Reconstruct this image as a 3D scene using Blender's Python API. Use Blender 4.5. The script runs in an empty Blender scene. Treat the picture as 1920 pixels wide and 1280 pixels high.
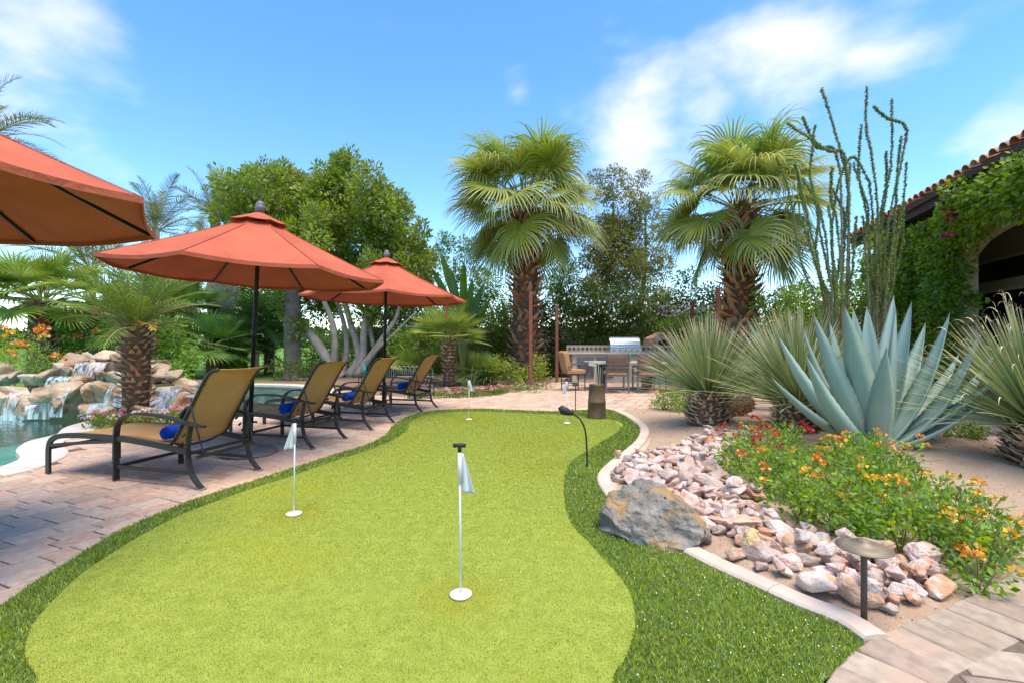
import bpy, bmesh, math, random
import numpy as np
from mathutils import Vector, Matrix, noise as mnoise
random.seed(7); RNG = np.random.default_rng(7)
scn = bpy.context.scene
COL = scn.collection
# ------------------------------------------------------------------ camera
CAM_H = 1.25; FPX = 907.0
cd = bpy.data.cameras.new('camera'); cam = bpy.data.objects.new('camera', cd); COL.objects.link(cam)
cam.location = (0, 0, CAM_H); cam.rotation_euler = (math.radians(90), 0, 0)
cd.sensor_width = 36; cd.lens = 36*FPX/1920; cd.clip_start = .05; cd.clip_end = 3000
scn.camera = cam
# ------------------------------------------------------------------ world, sun, exposure
SUN_EL, SUN_AZ = math.radians(72), math.radians(142)      # azimuth clockwise from +Y: right of the camera, a little behind
wd = bpy.data.worlds.new('World'); scn.world = wd; wd.use_nodes = True
wt = wd.node_tree; wt.nodes.clear()
def wn(t, **k):
    n = wt.nodes.new(t)
    for a, v in k.items(): setattr(n, a, v)
    return n
def wl(a, b): wt.links.new(a, b)
sky = wn('ShaderNodeTexSky', sky_type='NISHITA', sun_disc=False, sun_elevation=SUN_EL, sun_rotation=SUN_AZ)
sky.air_density = 1.0; sky.dust_density = .15; sky.ozone_density = 3.0
tc = wn('ShaderNodeTexCoord'); nrm = wn('ShaderNodeVectorMath', operation='NORMALIZE'); wl(tc.outputs['Generated'], nrm.inputs[0])
# cloud cover: soft noise, denser in a few banks (directions on the sky dome)
nz = wn('ShaderNodeTexNoise'); nz.inputs['Scale'].default_value = 4.6; nz.inputs['Detail'].default_value = 9; nz.inputs['Roughness'].default_value = .52; nz.inputs['Distortion'].default_value = .15
mp = wn('ShaderNodeMapping'); mp.inputs['Scale'].default_value = (1, 1, 1.9); wl(nrm.outputs[0], mp.inputs['Vector']); wl(mp.outputs[0], nz.inputs['Vector'])
acc = None
def sky_dir(px, py):
    v = Vector((px-960, FPX, 640-py)).normalized(); return v
banks = [(1480,110,.26,.42),(1640,120,.24,.36),(1780,60,.16,.26),(1180,225,.22,.40),(1340,215,.2,.34),(975,170,.07,.26),(1070,210,.1,.24),(50,30,.26,.42),(150,70,.14,.28),(250,30,.12,.2),(1880,225,.16,.24),(-500,200,.35,.4),(2500,100,.4,.4),(500,-900,.5,.4),(1700,-700,.5,.4)]
for (px, py, r, w) in banks:
    d = sky_dir(px, py)
    di = wn('ShaderNodeVectorMath', operation='DISTANCE'); wl(nrm.outputs[0], di.inputs[0]); di.inputs[1].default_value = d
    mr = wn('ShaderNodeMapRange', interpolation_type='SMOOTHSTEP'); wl(di.outputs['Value'], mr.inputs['Value'])
    mr.inputs['From Min'].default_value = 0; mr.inputs['From Max'].default_value = r; mr.inputs['To Min'].default_value = w; mr.inputs['To Max'].default_value = 0
    if acc is None: acc = mr.outputs[0]
    else:
        mx = wn('ShaderNodeMath', operation='MAXIMUM'); wl(acc, mx.inputs[0]); wl(mr.outputs[0], mx.inputs[1]); acc = mx.outputs[0]
ad = wn('ShaderNodeMath', operation='ADD'); wl(nz.outputs['Fac'], ad.inputs[0]); wl(acc, ad.inputs[1])
cr = wn('ShaderNodeMapRange', interpolation_type='SMOOTHSTEP'); wl(ad.outputs[0], cr.inputs['Value'])
cr.inputs['From Min'].default_value = .64; cr.inputs['From Max'].default_value = 1.12; cr.inputs['To Max'].default_value = .9
mixc = wn('ShaderNodeMix', data_type='RGBA'); wl(cr.outputs[0], mixc.inputs['Factor'])
hsv = wn('ShaderNodeHueSaturation'); hsv.inputs['Saturation'].default_value = 1.22; wl(sky.outputs[0], hsv.inputs['Color'])
wl(hsv.outputs[0], mixc.inputs[6]); mixc.inputs[7].default_value = (4.2, 3.95, 3.95, 1)
bg = wn('ShaderNodeBackground'); bg.inputs['Strength'].default_value = .15; wl(mixc.outputs[2], bg.inputs['Color'])
wo = wn('ShaderNodeOutputWorld'); wl(bg.outputs[0], wo.inputs['Surface'])
sl = bpy.data.lights.new('sun', 'SUN'); sl.energy = 2.6; sl.angle = math.radians(40); sl.color = (1, .88, .72)
so = bpy.data.objects.new('sun', sl); COL.objects.link(so)
sd = Vector((math.sin(SUN_AZ)*math.cos(SUN_EL), math.cos(SUN_AZ)*math.cos(SUN_EL), math.sin(SUN_EL)))
so.rotation_euler = sd.to_track_quat('Z', 'Y').to_euler()
scn.view_settings.view_transform = 'Standard'; scn.view_settings.look = 'None'; scn.view_settings.gamma = 1
scn.view_settings.use_curve_mapping = False; scn.view_settings.exposure = 1.2

# ------------------------------------------------------------------ helpers
def S(r, g, b):
    f = lambda c: (c/255/12.92) if c/255 <= .04045 else ((c/255+.055)/1.055)**2.4
    return (f(r), f(g), f(b))
def G(px, py, z=0.0):                      # pixel -> point on the level z
    Y = FPX*(CAM_H-z)/(py-640); return Vector(((px-960)/FPX*Y, Y, z))
def at(px, py, Y):                         # pixel at a known distance
    return Vector(((px-960)/FPX*Y, Y, CAM_H+(640-py)/FPX*Y))
MATS = {}
def mat(name, c1, c2=None, rough=.7, scale=8, detail=4, bump=0, bscale=None, rand=0, metal=0, spec=.4, trans=0, c3=None, s3=1.5, f3=.5, coords='Object', wave=None, sheen=0, bdist=.01):
    """procedural material: two colours mixed by noise, a third in big patches, random value per piece, bump, translucency"""
    m = bpy.data.materials.new(name); MATS[name] = m; m.use_nodes = True
    t = m.node_tree; N = t.nodes; L = t.links; p = N['Principled BSDF']
    p.inputs['Roughness'].default_value = rough; p.inputs['Metallic'].default_value = metal
    p.inputs['Specular IOR Level'].default_value = spec
    c2 = c2 or c1
    co = N.new('ShaderNodeTexCoord'); vec = co.outputs[coords]
    if rand:
        ol = N.new('ShaderNodeObjectInfo'); va = N.new('ShaderNodeVectorMath'); va.operation = 'ADD'; L.new(vec, va.inputs[0]); L.new(ol.outputs['Location'], va.inputs[1]); vec = va.outputs[0]
    nz = N.new('ShaderNodeTexNoise'); nz.inputs['Scale'].default_value = scale; nz.inputs['Detail'].default_value = detail; L.new(vec, nz.inputs['Vector'])
    st = N.new('ShaderNodeMapRange'); L.new(nz.outputs['Fac'], st.inputs['Value']); st.inputs['From Min'].default_value = .32; st.inputs['From Max'].default_value = .68
    mx = N.new('ShaderNodeMix'); mx.data_type = 'RGBA'; mx.inputs[6].default_value = (*c1, 1); mx.inputs[7].default_value = (*c2, 1)
    L.new(st.outputs[0], mx.inputs['Factor']); out = mx.outputs[2]
    if c3:
        n3 = N.new('ShaderNodeTexNoise'); n3.inputs['Scale'].default_value = s3; n3.inputs['Detail'].default_value = 5; L.new(vec, n3.inputs['Vector'])
        r3 = N.new('ShaderNodeMapRange'); r3.inputs['From Min'].default_value = f3; r3.inputs['From Max'].default_value = f3+.14; L.new(n3.outputs['Fac'], r3.inputs['Value'])
        m3 = N.new('ShaderNodeMix'); m3.data_type = 'RGBA'; L.new(r3.outputs[0], m3.inputs['Factor']); L.new(out, m3.inputs[6]); m3.inputs[7].default_value = (*c3, 1); out = m3.outputs[2]
    if rand:
        oi = N.new('ShaderNodeObjectInfo'); ge = N.new('ShaderNodeNewGeometry')
        a = N.new('ShaderNodeMath'); a.operation = 'ADD'; L.new(oi.outputs['Random'], a.inputs[0]); L.new(ge.outputs['Random Per Island'], a.inputs[1])
        fr = N.new('ShaderNodeMath'); fr.operation = 'FRACT'; L.new(a.outputs[0], fr.inputs[0])
        h = N.new('ShaderNodeHueSaturation'); L.new(out, h.inputs['Color'])
        v = N.new('ShaderNodeMapRange'); L.new(fr.outputs[0], v.inputs['Value']); v.inputs['To Min'].default_value = 1-rand; v.inputs['To Max'].default_value = 1+rand; L.new(v.outputs[0], h.inputs['Value'])
        f2 = N.new('ShaderNodeMath'); f2.operation = 'MULTIPLY'; L.new(fr.outputs[0], f2.inputs[0]); f2.inputs[1].default_value = 7.31
        f3n = N.new('ShaderNodeMath'); f3n.operation = 'FRACT'; L.new(f2.outputs[0], f3n.inputs[0])
        v2 = N.new('ShaderNodeMapRange'); L.new(f3n.outputs[0], v2.inputs['Value']); v2.inputs['To Min'].default_value = .5-rand*.07; v2.inputs['To Max'].default_value = .5+rand*.05; L.new(v2.outputs[0], h.inputs['Hue'])
        v3 = N.new('ShaderNodeMapRange'); L.new(f3n.outputs[0], v3.inputs['Value']); v3.inputs['To Min'].default_value = 1+rand*.5; v3.inputs['To Max'].default_value = 1-rand*.7; L.new(v3.outputs[0], h.inputs['Saturation'])
        out = h.outputs[0]
    L.new(out, p.inputs['Base Color'])
    if bump:
        bn = N.new('ShaderNodeTexNoise'); bn.inputs['Scale'].default_value = bscale or scale*4; bn.inputs['Detail'].default_value = 6; L.new(vec, bn.inputs['Vector'])
        b = N.new('ShaderNodeBump'); b.inputs['Strength'].default_value = bump; b.inputs['Distance'].default_value = bdist; L.new(bn.outputs['Fac'], b.inputs['Height']); L.new(b.outputs[0], p.inputs['Normal'])
    if trans:
        tr = N.new('ShaderNodeBsdfTranslucent'); L.new(out, tr.inputs['Color']); ms = N.new('ShaderNodeMixShader'); ms.inputs[0].default_value = trans
        o = N['Material Output']; L.new(p.outputs[0], ms.inputs[1]); L.new(tr.outputs[0], ms.inputs[2]); L.new(ms.outputs[0], o.inputs['Surface'])
    return m
def tipmat(name, c1, c2, tip, start=.7, rough=.55, trans=.15, rand=.25):
    """blade material: colour along the blade comes from the 't' attribute (base 0, tip 1)"""
    m = mat(name, c1, c2, rough=rough, scale=3, rand=rand, trans=trans)
    t = m.node_tree; N = t.nodes; L = t.links
    h = [n for n in N if n.type == 'HUE_SAT'][0]
    src = h.inputs['Color'].links[0].from_socket
    at_ = N.new('ShaderNodeAttribute'); at_.attribute_name = 't'
    r = N.new('ShaderNodeMapRange'); r.inputs['From Min'].default_value = start; r.inputs['From Max'].default_value = 1; L.new(at_.outputs['Fac'], r.inputs['Value'])
    mx = N.new('ShaderNodeMix'); mx.data_type = 'RGBA'; L.new(r.outputs[0], mx.inputs['Factor']); L.new(src, mx.inputs[6]); mx.inputs[7].default_value = (*tip, 1)
    L.new(mx.outputs[2], h.inputs['Color'])
    return m
def link(name, me, m=None, parent=None, loc=None, rot=None, smooth=False):
    if m is not None: me.materials.append(m)
    if smooth:
        me.polygons.foreach_set('use_smooth', np.ones(len(me.polygons), dtype=bool))
    o = bpy.data.objects.new(name, me); COL.objects.link(o)
    if parent is not None: o.parent = parent
    if loc is not None: o.location = loc
    if rot is not None: o.rotation_euler = rot
    return o
def np_mesh(V, F, attr=None):
    """fast mesh from arrays; F is (n,3) or (n,4)"""
    V = np.asarray(V, dtype=np.float32); F = np.asarray(F, dtype=np.int32); k = F.shape[1]
    me = bpy.data.meshes.new('m'); me.vertices.add(len(V)); me.vertices.foreach_set('co', V.ravel())
    me.loops.add(F.size); me.loops.foreach_set('vertex_index', F.ravel())
    me.polygons.add(len(F)); me.polygons.foreach_set('loop_start', np.arange(len(F), dtype=np.int32)*k)
    try: me.polygons.foreach_set('loop_total', np.full(len(F), k, dtype=np.int32))
    except Exception: pass
    if attr is not None:
        a = me.attributes.new('t', 'FLOAT', 'POINT'); a.data.foreach_set('value', np.asarray(attr, dtype=np.float32))
    me.update(calc_edges=True)
    return me
def empty(name, loc, rz=0, label=None, cat=None, group=None):
    o = bpy.data.objects.new(name, None); COL.objects.link(o); o.location = loc; o.rotation_euler = (0, 0, rz)
    o.empty_display_size = .1
    return tag(o, label, cat, group)
def tag(o, label=None, cat=None, group=None, kind=None):
    if label: o['label'] = label
    if cat: o['category'] = cat
    if group: o['group'] = group
    if kind: o['kind'] = kind
    return o
class MB:
    """collects simple shapes and links them as ONE mesh"""
    def __init__(s): s.v = []; s.f = []
    def add(s, V, F):
        n = len(s.v); s.v += [tuple(p) for p in V]; s.f += [tuple(i+n for i in f) for f in F]; return s
    def box(s, c, d, R=None, ch=0):
        hx, hy, hz = d[0]/2, d[1]/2, d[2]/2
        if ch:
            V = []; 
            for z, k in ((-hz, 0), (hz-ch, 0), (hz, ch)):
                V += [(-hx+k, -hy+k, z), (hx-k, -hy+k, z), (hx-k, hy-k, z), (-hx+k, hy-k, z)]
            F = [(3,2,1,0), (8,9,10,11)]
            for a in (0, 4):
                F += [(a+i, a+(i+1) % 4, a+4+(i+1) % 4, a+4+i) for i in range(4)]
        else:
            V = [(x, y, z) for z in (-hz, hz) for x, y in ((-hx, -hy), (hx, -hy), (hx, hy), (-hx, hy))]
            F = [(3,2,1,0), (4,5,6,7), (0,1,5,4), (1,2,6,5), (2,3,7,6), (3,0,4,7)]
        V = [Vector(p) for p in V]
        if R is not None: V = [R @ p for p in V]
        c = Vector(c); return s.add([p+c for p in V], F)
    def sweep(s, pts, prof, up=(0, 0, 1), caps=True, scales=None):
        """profile [(a,b)] swept along pts; a runs along the side vector, b along the up vector"""
        pts = [Vector(p) for p in pts]; n = len(pts); k = len(prof); V = []; up = Vector(up)
        for i, p in enumerate(pts):
            d = (pts[min(i+1, n-1)]-pts[max(i-1, 0)])
            if d.length < 1e-9: d = Vector((0, 0, 1))
            d.normalize(); sd_ = d.cross(up)
            if sd_.length < 1e-3: sd_ = d.cross(Vector((0, 1, 0.01)))
            sd_.normalize(); u = sd_.cross(d); sc = scales[i] if scales else 1
            V += [p+sd_*a*sc+u*b*sc for a, b in prof]
        F = [(i*k+j, i*k+(j+1) % k, (i+1)*k+(j+1) % k, (i+1)*k+j) for i in range(n-1) for j in range(k)]
        if caps: F += [tuple(reversed(range(k))), tuple(range((n-1)*k, n*k))]
        return s.add(V, F)
    def tube(s, pts, r, n=8, **k):
        rs = r if isinstance(r, (list, tuple)) else None; r0 = 1 if rs else r
        return s.sweep(pts, [(r0*math.cos(2*math.pi*i/n), r0*math.sin(2*math.pi*i/n)) for i in range(n)], scales=rs, **k)
    def bar(s, pts, w, h, **k):
        return s.sweep(pts, [(-w/2, -h/2), (w/2, -h/2), (w/2, h/2), (-w/2, h/2)], **k)
    def lathe(s, prof, n=16, c=(0, 0, 0)):
        """prof: [(r, z)] bottom to top"""
        V = []; cx, cy, cz = c
        for r, z in prof: V += [(cx+r*math.cos(2*math.pi*i/n), cy+r*math.sin(2*math.pi*i/n), cz+z) for i in range(n)]
        F = [(a*n+i, a*n+(i+1) % n, (a+1)*n+(i+1) % n, (a+1)*n+i) for a in range(len(prof)-1) for i in range(n)]
        F += [tuple(reversed(range(n))), tuple(range((len(prof)-1)*n, len(prof)*n))]
        return s.add(V, F)
    def mesh(s):
        me = bpy.data.meshes.new('m'); me.from_pydata(s.v, [], s.f); me.update(); return me
    def build(s, name, m, parent=None, smooth=False, **k):
        return link(name, s.mesh(), m, parent, smooth=smooth, **k)
def smoothpath(pts, n=6):
    """Catmull-Rom through the points"""
    P = [Vector(p) for p in pts]; P = [2*P[0]-P[1]]+P+[2*P[-1]-P[-2]]; out = []
    for i in range(1, len(P)-2):
        for k in range(n):
            t = k/n; a, b, c, d = P[i-1:i+3]
            out.append(.5*((2*b)+(c-a)*t+(2*a-5*b+4*c-d)*t*t+(3*b-a-3*c+d)*t**3))
    return out+[P[-2]]
def in_poly(P, poly):
    P = np.asarray(P)[:, :2]; poly = np.asarray([(p[0], p[1]) for p in poly]); c = np.zeros(len(P), bool); j = len(poly)-1
    for i in range(len(poly)):
        xi, yi = poly[i]; xj, yj = poly[j]
        t = ((yi > P[:, 1]) != (yj > P[:, 1])) & (P[:, 0] < (xj-xi)*(P[:, 1]-yi)/((yj-yi) if yj != yi else 1e-12)+xi)
        c ^= t; j = i
    return c
def dist_poly(P, poly):
    P = np.asarray(P)[:, :2]; A = np.asarray([(p[0], p[1]) for p in poly]); B = np.roll(A, -1, 0); d = np.full(len(P), 1e9)
    for a, b in zip(A, B):
        ab = b-a; t = np.clip(((P-a)@ab)/max(ab@ab, 1e-12), 0, 1); d = np.minimum(d, np.linalg.norm(P-(a+t[:, None]*ab), axis=1))
    return d
def fill(loops, z):
    """flat sheet bounded by the first loop, with the other loops as holes"""
    bm = bmesh.new(); es = []
    for lp in loops:
        vs = [bm.verts.new((p[0], p[1], z)) for p in lp]
        es += [bm.edges.new((vs[i], vs[(i+1) % len(vs)])) for i in range(len(vs))]
    bmesh.ops.triangle_fill(bm, use_beauty=True, use_dissolve=False, edges=es)
    for f in bm.faces:
        if f.normal.z < 0: f.normal_flip()
    me = bpy.data.meshes.new('m'); bm.to_mesh(me); bm.free(); return me
def rand_unit(n):
    v = RNG.normal(size=(n, 3)); return v/np.linalg.norm(v, axis=1)[:, None]
def leaves(P, D, size, aspect=.45, fold=.25, roll=None):
    """leaf-shaped folded diamonds at P pointing along D -> V, F"""
    n = len(P); D = D/np.linalg.norm(D, axis=1)[:, None]
    R = rand_unit(n) if roll is None else roll
    X = np.cross(D, R); X /= (np.linalg.norm(X, axis=1)[:, None]+1e-9); N = np.cross(X, D)
    s = np.asarray(size).reshape(-1, 1)*np.ones((n, 1)); w = s*aspect*.5
    V = np.empty((n, 4, 3)); V[:, 0] = P; V[:, 1] = P+D*s*.45+X*w+N*w*fold; V[:, 2] = P+D*s; V[:, 3] = P+D*s*.45-X*w+N*w*fold
    b = (np.arange(n)*4)[:, None]; F = np.concatenate([b+np.array([[0, 1, 2]]), b+np.array([[0, 2, 3]])], 1).reshape(-1, 3)
    return V.reshape(-1, 3), F
def clump_points(cl, per, sub=12, subr=.42, flat=1.0):
    """cl: [(centre, radius)], leaves gathered in sub-clumps -> points and outward directions"""
    Ps, Ds = [], []
    for c, r in cl:
        c = np.array(c); k = sub; u = rand_unit(k); cen = c+u*r*(RNG.uniform(.35, .85, (k, 1)))*np.array([1, 1, flat])
        m = max(4, int(per*r*r/k))
        for q in cen:
            d = rand_unit(m); rr = r*subr*RNG.uniform(.45, 1.1, (m, 1))
            Ps.append(q+d*rr*np.array([1, 1, flat])); Ds.append(d+.6*(q-c)/max(r, 1e-3)+np.array([0, 0, .1]))
    return np.concatenate(Ps), np.concatenate(Ds)
def foliage(name, cl, per, size, m, parent=None, sub=12, subr=.42, flat=1.0, aspect=.45, droop=0, zmin=None):
    P, D = clump_points(cl, per, sub, subr, flat)
    if zmin is not None:
        k = P[:, 2] > zmin; P, D = P[k], D[k]
    D = D/np.linalg.norm(D, axis=1)[:, None]+rand_unit(len(D))*.55; D[:, 2] -= droop
    V, F = leaves(P, D, size*RNG.uniform(.6, 1.25, len(P)), aspect)
    return link(name, np_mesh(V, F), m, parent)
def copy_tree(o, parent=None):
    c = o.copy(); COL.objects.link(c); c.parent = parent
    for ch in list(o.children): copy_tree(ch, c)
    return c
def rock_mesh(seed, n=16, sub=0, rough=.06, flat=(1, 1, .7)):
    """angular rock: convex hull of random points, optionally subdivided and roughened; about 1 m across"""
    r = random.Random(seed); bm = bmesh.new()
    for _ in range(n):
        v = Vector((r.gauss(0, 1), r.gauss(0, 1), r.gauss(0, 1))).normalized()*r.uniform(.42, .55)
        bm.verts.new((v.x*flat[0], v.y*flat[1], v.z*flat[2]))
    h = bmesh.ops.convex_hull(bm, input=bm.verts)
    bmesh.ops.delete(bm, geom=[v for v in bm.verts if not v.link_faces], context='VERTS')
    bmesh.ops.bevel(bm, geom=bm.edges[:], offset=.035, segments=1, affect='EDGES', clamp_overlap=True)
    bmesh.ops.triangulate(bm, faces=bm.faces)
    for _ in range(sub):
        bmesh.ops.subdivide_edges(bm, edges=bm.edges[:], cuts=1, use_grid_fill=True)
    if sub:
        bm.normal_update()
        off = Vector((seed*3.1, seed*1.7, 0))
        for v in bm.verts:
            a = mnoise.fractal(v.co*3+off, 1.0, 2.0, 4); c = mnoise.noise(v.co*9+off)
            v.co += v.normal*(a*rough+c*rough*.3)
    me = bpy.data.meshes.new('rock'); bm.to_mesh(me); bm.free(); return me
# ------------------------------------------------------------------ materials
M = MATS
mat('green_turf', (.245, .295, .042), (.31, .36, .062), rough=.9, scale=14, detail=9, bump=.5, bscale=260, c3=(.30, .33, .04), s3=.9, f3=.56, spec=.1, bdist=.004)
mat('green_blade', (.265, .31, .045), (.335, .38, .068), rough=.8, scale=9, detail=9, rand=.14, trans=.2, spec=.15, c3=(.31, .34, .03), s3=.9, f3=.52)
mat('fringe_base', (.09, .14, .018), (.12, .18, .025), rough=.95, scale=30, spec=.1)
mat('fringe_blade', (.20, .29, .035), (.30, .40, .06), rough=.7, scale=1.2, detail=5, rand=.4, trans=.25, spec=.25)
mat('petal_litter', (.72, .66, .45), (.8, .75, .6), rough=.8, rand=.2)
mat('paver', (.46, .30, .20), (.60, .435, .31), rough=.85, scale=20, detail=10, bump=.35, bscale=70, rand=.16, spec=.25, c3=(.42, .33, .27), s3=5, f3=.55, bdist=.006)
mat('grey_paver', (.30, .23, .165), (.43, .345, .255), rough=.85, scale=18, detail=10, bump=.35, bscale=70, rand=.14, spec=.25, c3=(.40, .28, .19), s3=4, f3=.52, bdist=.006)
mat('joint_sand', (.14, .105, .08), (.20, .15, .11), rough=1, scale=40, bump=.4, bscale=200, spec=.1)
mat('curb_concrete', (.55, .42, .32), (.62, .50, .40), rough=.85, scale=6, detail=7, bump=.3, bscale=60, c3=(.50, .36, .27), s3=3, f3=.54)
mat('coping', (.55, .47, .40), (.62, .54, .47), rough=.8, scale=5, detail=7, bump=.2, bscale=80)
mat('granite', (.40, .28, .19), (.52, .39, .28), rough=1, scale=60, detail=8, bump=.9, bscale=160, c3=(.44, .30, .20), s3=2.5, f3=.52, spec=.1, bdist=.012)
mat('granite_grit', (.46, .33, .23), (.60, .48, .37), rough=1, scale=5, rand=.3, spec=.1)
mat('soil', (.22, .14, .09), (.32, .22, .15), rough=1, scale=25, detail=8, bump=.9, bscale=80, spec=.1, bdist=.03)
mat('fairway', (.10, .20, .025), (.15, .27, .04), rough=.95, scale=.4, detail=6, bump=.5, bscale=30, spec=.1)
mat('pool_plaster', (.10, .50, .47), (.15, .60, .56), rough=.7, scale=4, detail=6)
mat('pool_beach', (.46, .42, .30), (.56, .52, .40), rough=.9, scale=14, detail=7)
mat('pool_tile', (.30, .26, .21), (.42, .38, .32), rough=.4, scale=5, rand=.2)
mat('stone', (.54, .385, .30), (.69, .58, .50), rough=.85, scale=3.2, detail=8, bump=.6, bscale=14, rand=.26, c3=(.52, .27, .17), s3=1.6, f3=.54, spec=.25, bdist=.03)
mat('rust_stone', (.50, .27, .15), (.62, .42, .28), rough=.85, scale=4, detail=8, bump=.6, bscale=14, rand=.15, c3=(.66, .55, .48), s3=2, f3=.55, spec=.25, bdist=.03)
mat('yellow_stone', (.60, .42, .16), (.66, .52, .34), rough=.85, scale=4, detail=8, bump=.6, bscale=14, c3=(.7, .62, .55), s3=2.2, f3=.55, spec=.25, bdist=.03)
mat('boulder', (.13, .115, .092), (.30, .265, .22), rough=.8, scale=11, detail=12, bump=1.0, bscale=24, c3=(.36, .22, .08), s3=6.5, f3=.53, spec=.3, bdist=.03)
mat('fall_rock', (.30, .19, .10), (.52, .40, .28), rough=.75, scale=2.0, detail=9, bump=.8, bscale=9, rand=.22, c3=(.20, .10, .045), s3=1.4, f3=.52, spec=.35, bdist=.04)

CUPS = [G(864, 1122), G(551, 968), G(879, 788), G(1063, 795)]
for nm in ('green_turf', 'green_blade'):           # yellowed, matted turf round each cup and along the inner bend
    t = M[nm].node_tree; N = t.nodes; L = t.links; bc = N['Principled BSDF'].inputs['Base Color']; src = bc.links[0].from_socket
    co = N.new('ShaderNodeTexCoord'); nz = N.new('ShaderNodeTexNoise'); nz.inputs['Scale'].default_value = 7; nz.inputs['Detail'].default_value = 6; L.new(co.outputs['Object'], nz.inputs['Vector'])
    for (c, r0) in [(c, .34) for c in CUPS]+[(G(1030, 880), .9), (G(1000, 830), .9)]:
        di = N.new('ShaderNodeVectorMath'); di.operation = 'DISTANCE'; L.new(co.outputs['Object'], di.inputs[0]); di.inputs[1].default_value = (c.x, c.y, .015)
        mr = N.new('ShaderNodeMapRange'); mr.interpolation_type = 'SMOOTHSTEP'; L.new(di.outputs['Value'], mr.inputs['Value']); mr.inputs['From Min'].default_value = 0; mr.inputs['From Max'].default_value = r0; mr.inputs['To Min'].default_value = 1.0 if r0 < .5 else .6; mr.inputs['To Max'].default_value = 0
        mu = N.new('ShaderNodeMath'); mu.operation = 'MULTIPLY'; mu.use_clamp = True; L.new(mr.outputs[0], mu.inputs[0]); L.new(nz.outputs['Fac'], mu.inputs[1])
        mx = N.new('ShaderNodeMix'); mx.data_type = 'RGBA'; L.new(mu.outputs[0], mx.inputs['Factor']); L.new(src, mx.inputs[6]); mx.inputs[7].default_value = (.27, .25, .015, 1); src = mx.outputs[2]
    L.new(src, bc)
# water: tinted, see-through, mirror-like at grazing angles
def water_mat(name, tint, wave_scale, bump, milk=0, rough=.03):
    m = bpy.data.materials.new(name); M[name] = m; m.use_nodes = True; t = m.node_tree; N = t.nodes; L = t.links; N.remove(N['Principled BSDF'])
    co = N.new('ShaderNodeTexCoord'); nz = N.new('ShaderNodeTexNoise'); nz.inputs['Scale'].default_value = wave_scale; nz.inputs['Detail'].default_value = 3; L.new(co.outputs['Object'], nz.inputs['Vector'])
    b = N.new('ShaderNodeBump'); b.inputs['Strength'].default_value = bump; b.inputs['Distance'].default_value = .05; L.new(nz.outputs['Fac'], b.inputs['Height'])
    tr = N.new('ShaderNodeBsdfTransparent'); tr.inputs['Color'].default_value = (*tint, 1)
    gl = N.new('ShaderNodeBsdfGlossy'); gl.inputs['Roughness'].default_value = rough; L.new(b.outputs[0], gl.inputs['Normal'])
    fr = N.new('ShaderNodeFresnel'); fr.inputs['IOR'].default_value = 1.33; L.new(b.outputs[0], fr.inputs['Normal'])
    ms = N.new('ShaderNodeMixShader')
    if milk: ms.inputs[0].default_value = .06
    else: L.new(fr.outputs[0], ms.inputs[0])
    L.new(tr.outputs[0], ms.inputs[1]); L.new(gl.outputs[0], ms.inputs[2]); out = ms.outputs[0]
    if milk:
        df = N.new('ShaderNodeBsdfTranslucent'); df.inputs['Color'].default_value = (.85, .88, .9, 1); d2 = N.new('ShaderNodeBsdfDiffuse'); d2.inputs['Color'].default_value = (.85, .88, .9, 1)
        a = N.new('ShaderNodeMixShader'); a.inputs[0].default_value = .4; L.new(d2.outputs[0], a.inputs[1]); L.new(df.outputs[0], a.inputs[2])
        mp_ = N.new('ShaderNodeMapping'); mp_.inputs['Scale'].default_value = (22, 22, 1.2); L.new(co.outputs['Object'], mp_.inputs['Vector'])
        n2 = N.new('ShaderNodeTexNoise'); n2.inputs['Scale'].default_value = 1; n2.inputs['Detail'].default_value = 4; L.new(mp_.outputs[0], n2.inputs['Vector'])
        r = N.new('ShaderNodeMapRange'); r.inputs['From Min'].default_value = .36; r.inputs['From Max'].default_value = .66; r.inputs['To Max'].default_value = milk; L.new(n2.outputs['Fac'], r.inputs['Value'])
        m2 = N.new('ShaderNodeMixShader'); L.new(r.outputs[0], m2.inputs[0]); L.new(out, m2.inputs[1]); L.new(a.outputs[0], m2.inputs[2]); out = m2.outputs[0]
    L.new(out, N['Material Output'].inputs['Surface'])
water_mat('pool_water', (.74, .93, .91), 5.0, .35)
water_mat('basin_water', (.8, .88, .82), 8.0, .3)
water_mat('falling_water', (.93, .96, .97), 14.0, .3, milk=.95, rough=.1)

# ------------------------------------------------------------------ outlines on the ground (metres; traced once, closed beyond the frame)
def GP(l): return [G(x, y) for x, y in l]
green_in = GP([(72,1280),(46,1231),(62,1175),(98,1132),(148,1083),(197,1049),(262,1008),(341,967),(427,934),(500,909),(531,900),(608,872),(697,843),(747,820),(765,805),(770,792),(795,779),(845,773),(900,771.5),(981,775.5),(1042,777.5),(1103,781),(1140,786),(1166,794.5),(1164,805),(1148,818),(1123,832),(1103,846),(1083,858),(1068,871),(1060,887),(1057,913),(1059,936),(1062,960),(1075,990),(1106,1022),(1131,1051),(1162,1085),(1184,1122),(1191,1172),(1184,1210),(1169,1247),(1150,1276)])
green_in += [Vector(p+(0,)) for p in ((.33,1.55),(.15,1.2),(-.3,.95),(-.9,.95),(-1.4,1.25),(-1.66,1.6))]
fringe_out = GP([(0,1140),(62,1095),(131,1053.6),(197,1011),(279,971.5),(371,935.5),(440,914),(500,894),(566,873),(637,850),(697,831),(727,812),(735,800.5),(756,785.6),(786,775),(830,769),(900,767),(981,770),(1042,772),(1077,770.5),(1136,768),(1164,777),(1184,789),(1198.5,801.5),(1199.5,813.7),(1190,830),(1172,846),(1150,862.5),(1127.5,883),(1120,895),(1121,909),(1129.5,923.4),(1140,938),(1172,970),(1225,1008),(1287,1043),(1334,1068),(1412,1104),(1491,1141),(1569,1172.5),(1619,1207)])
nf = len(fringe_out)
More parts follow.
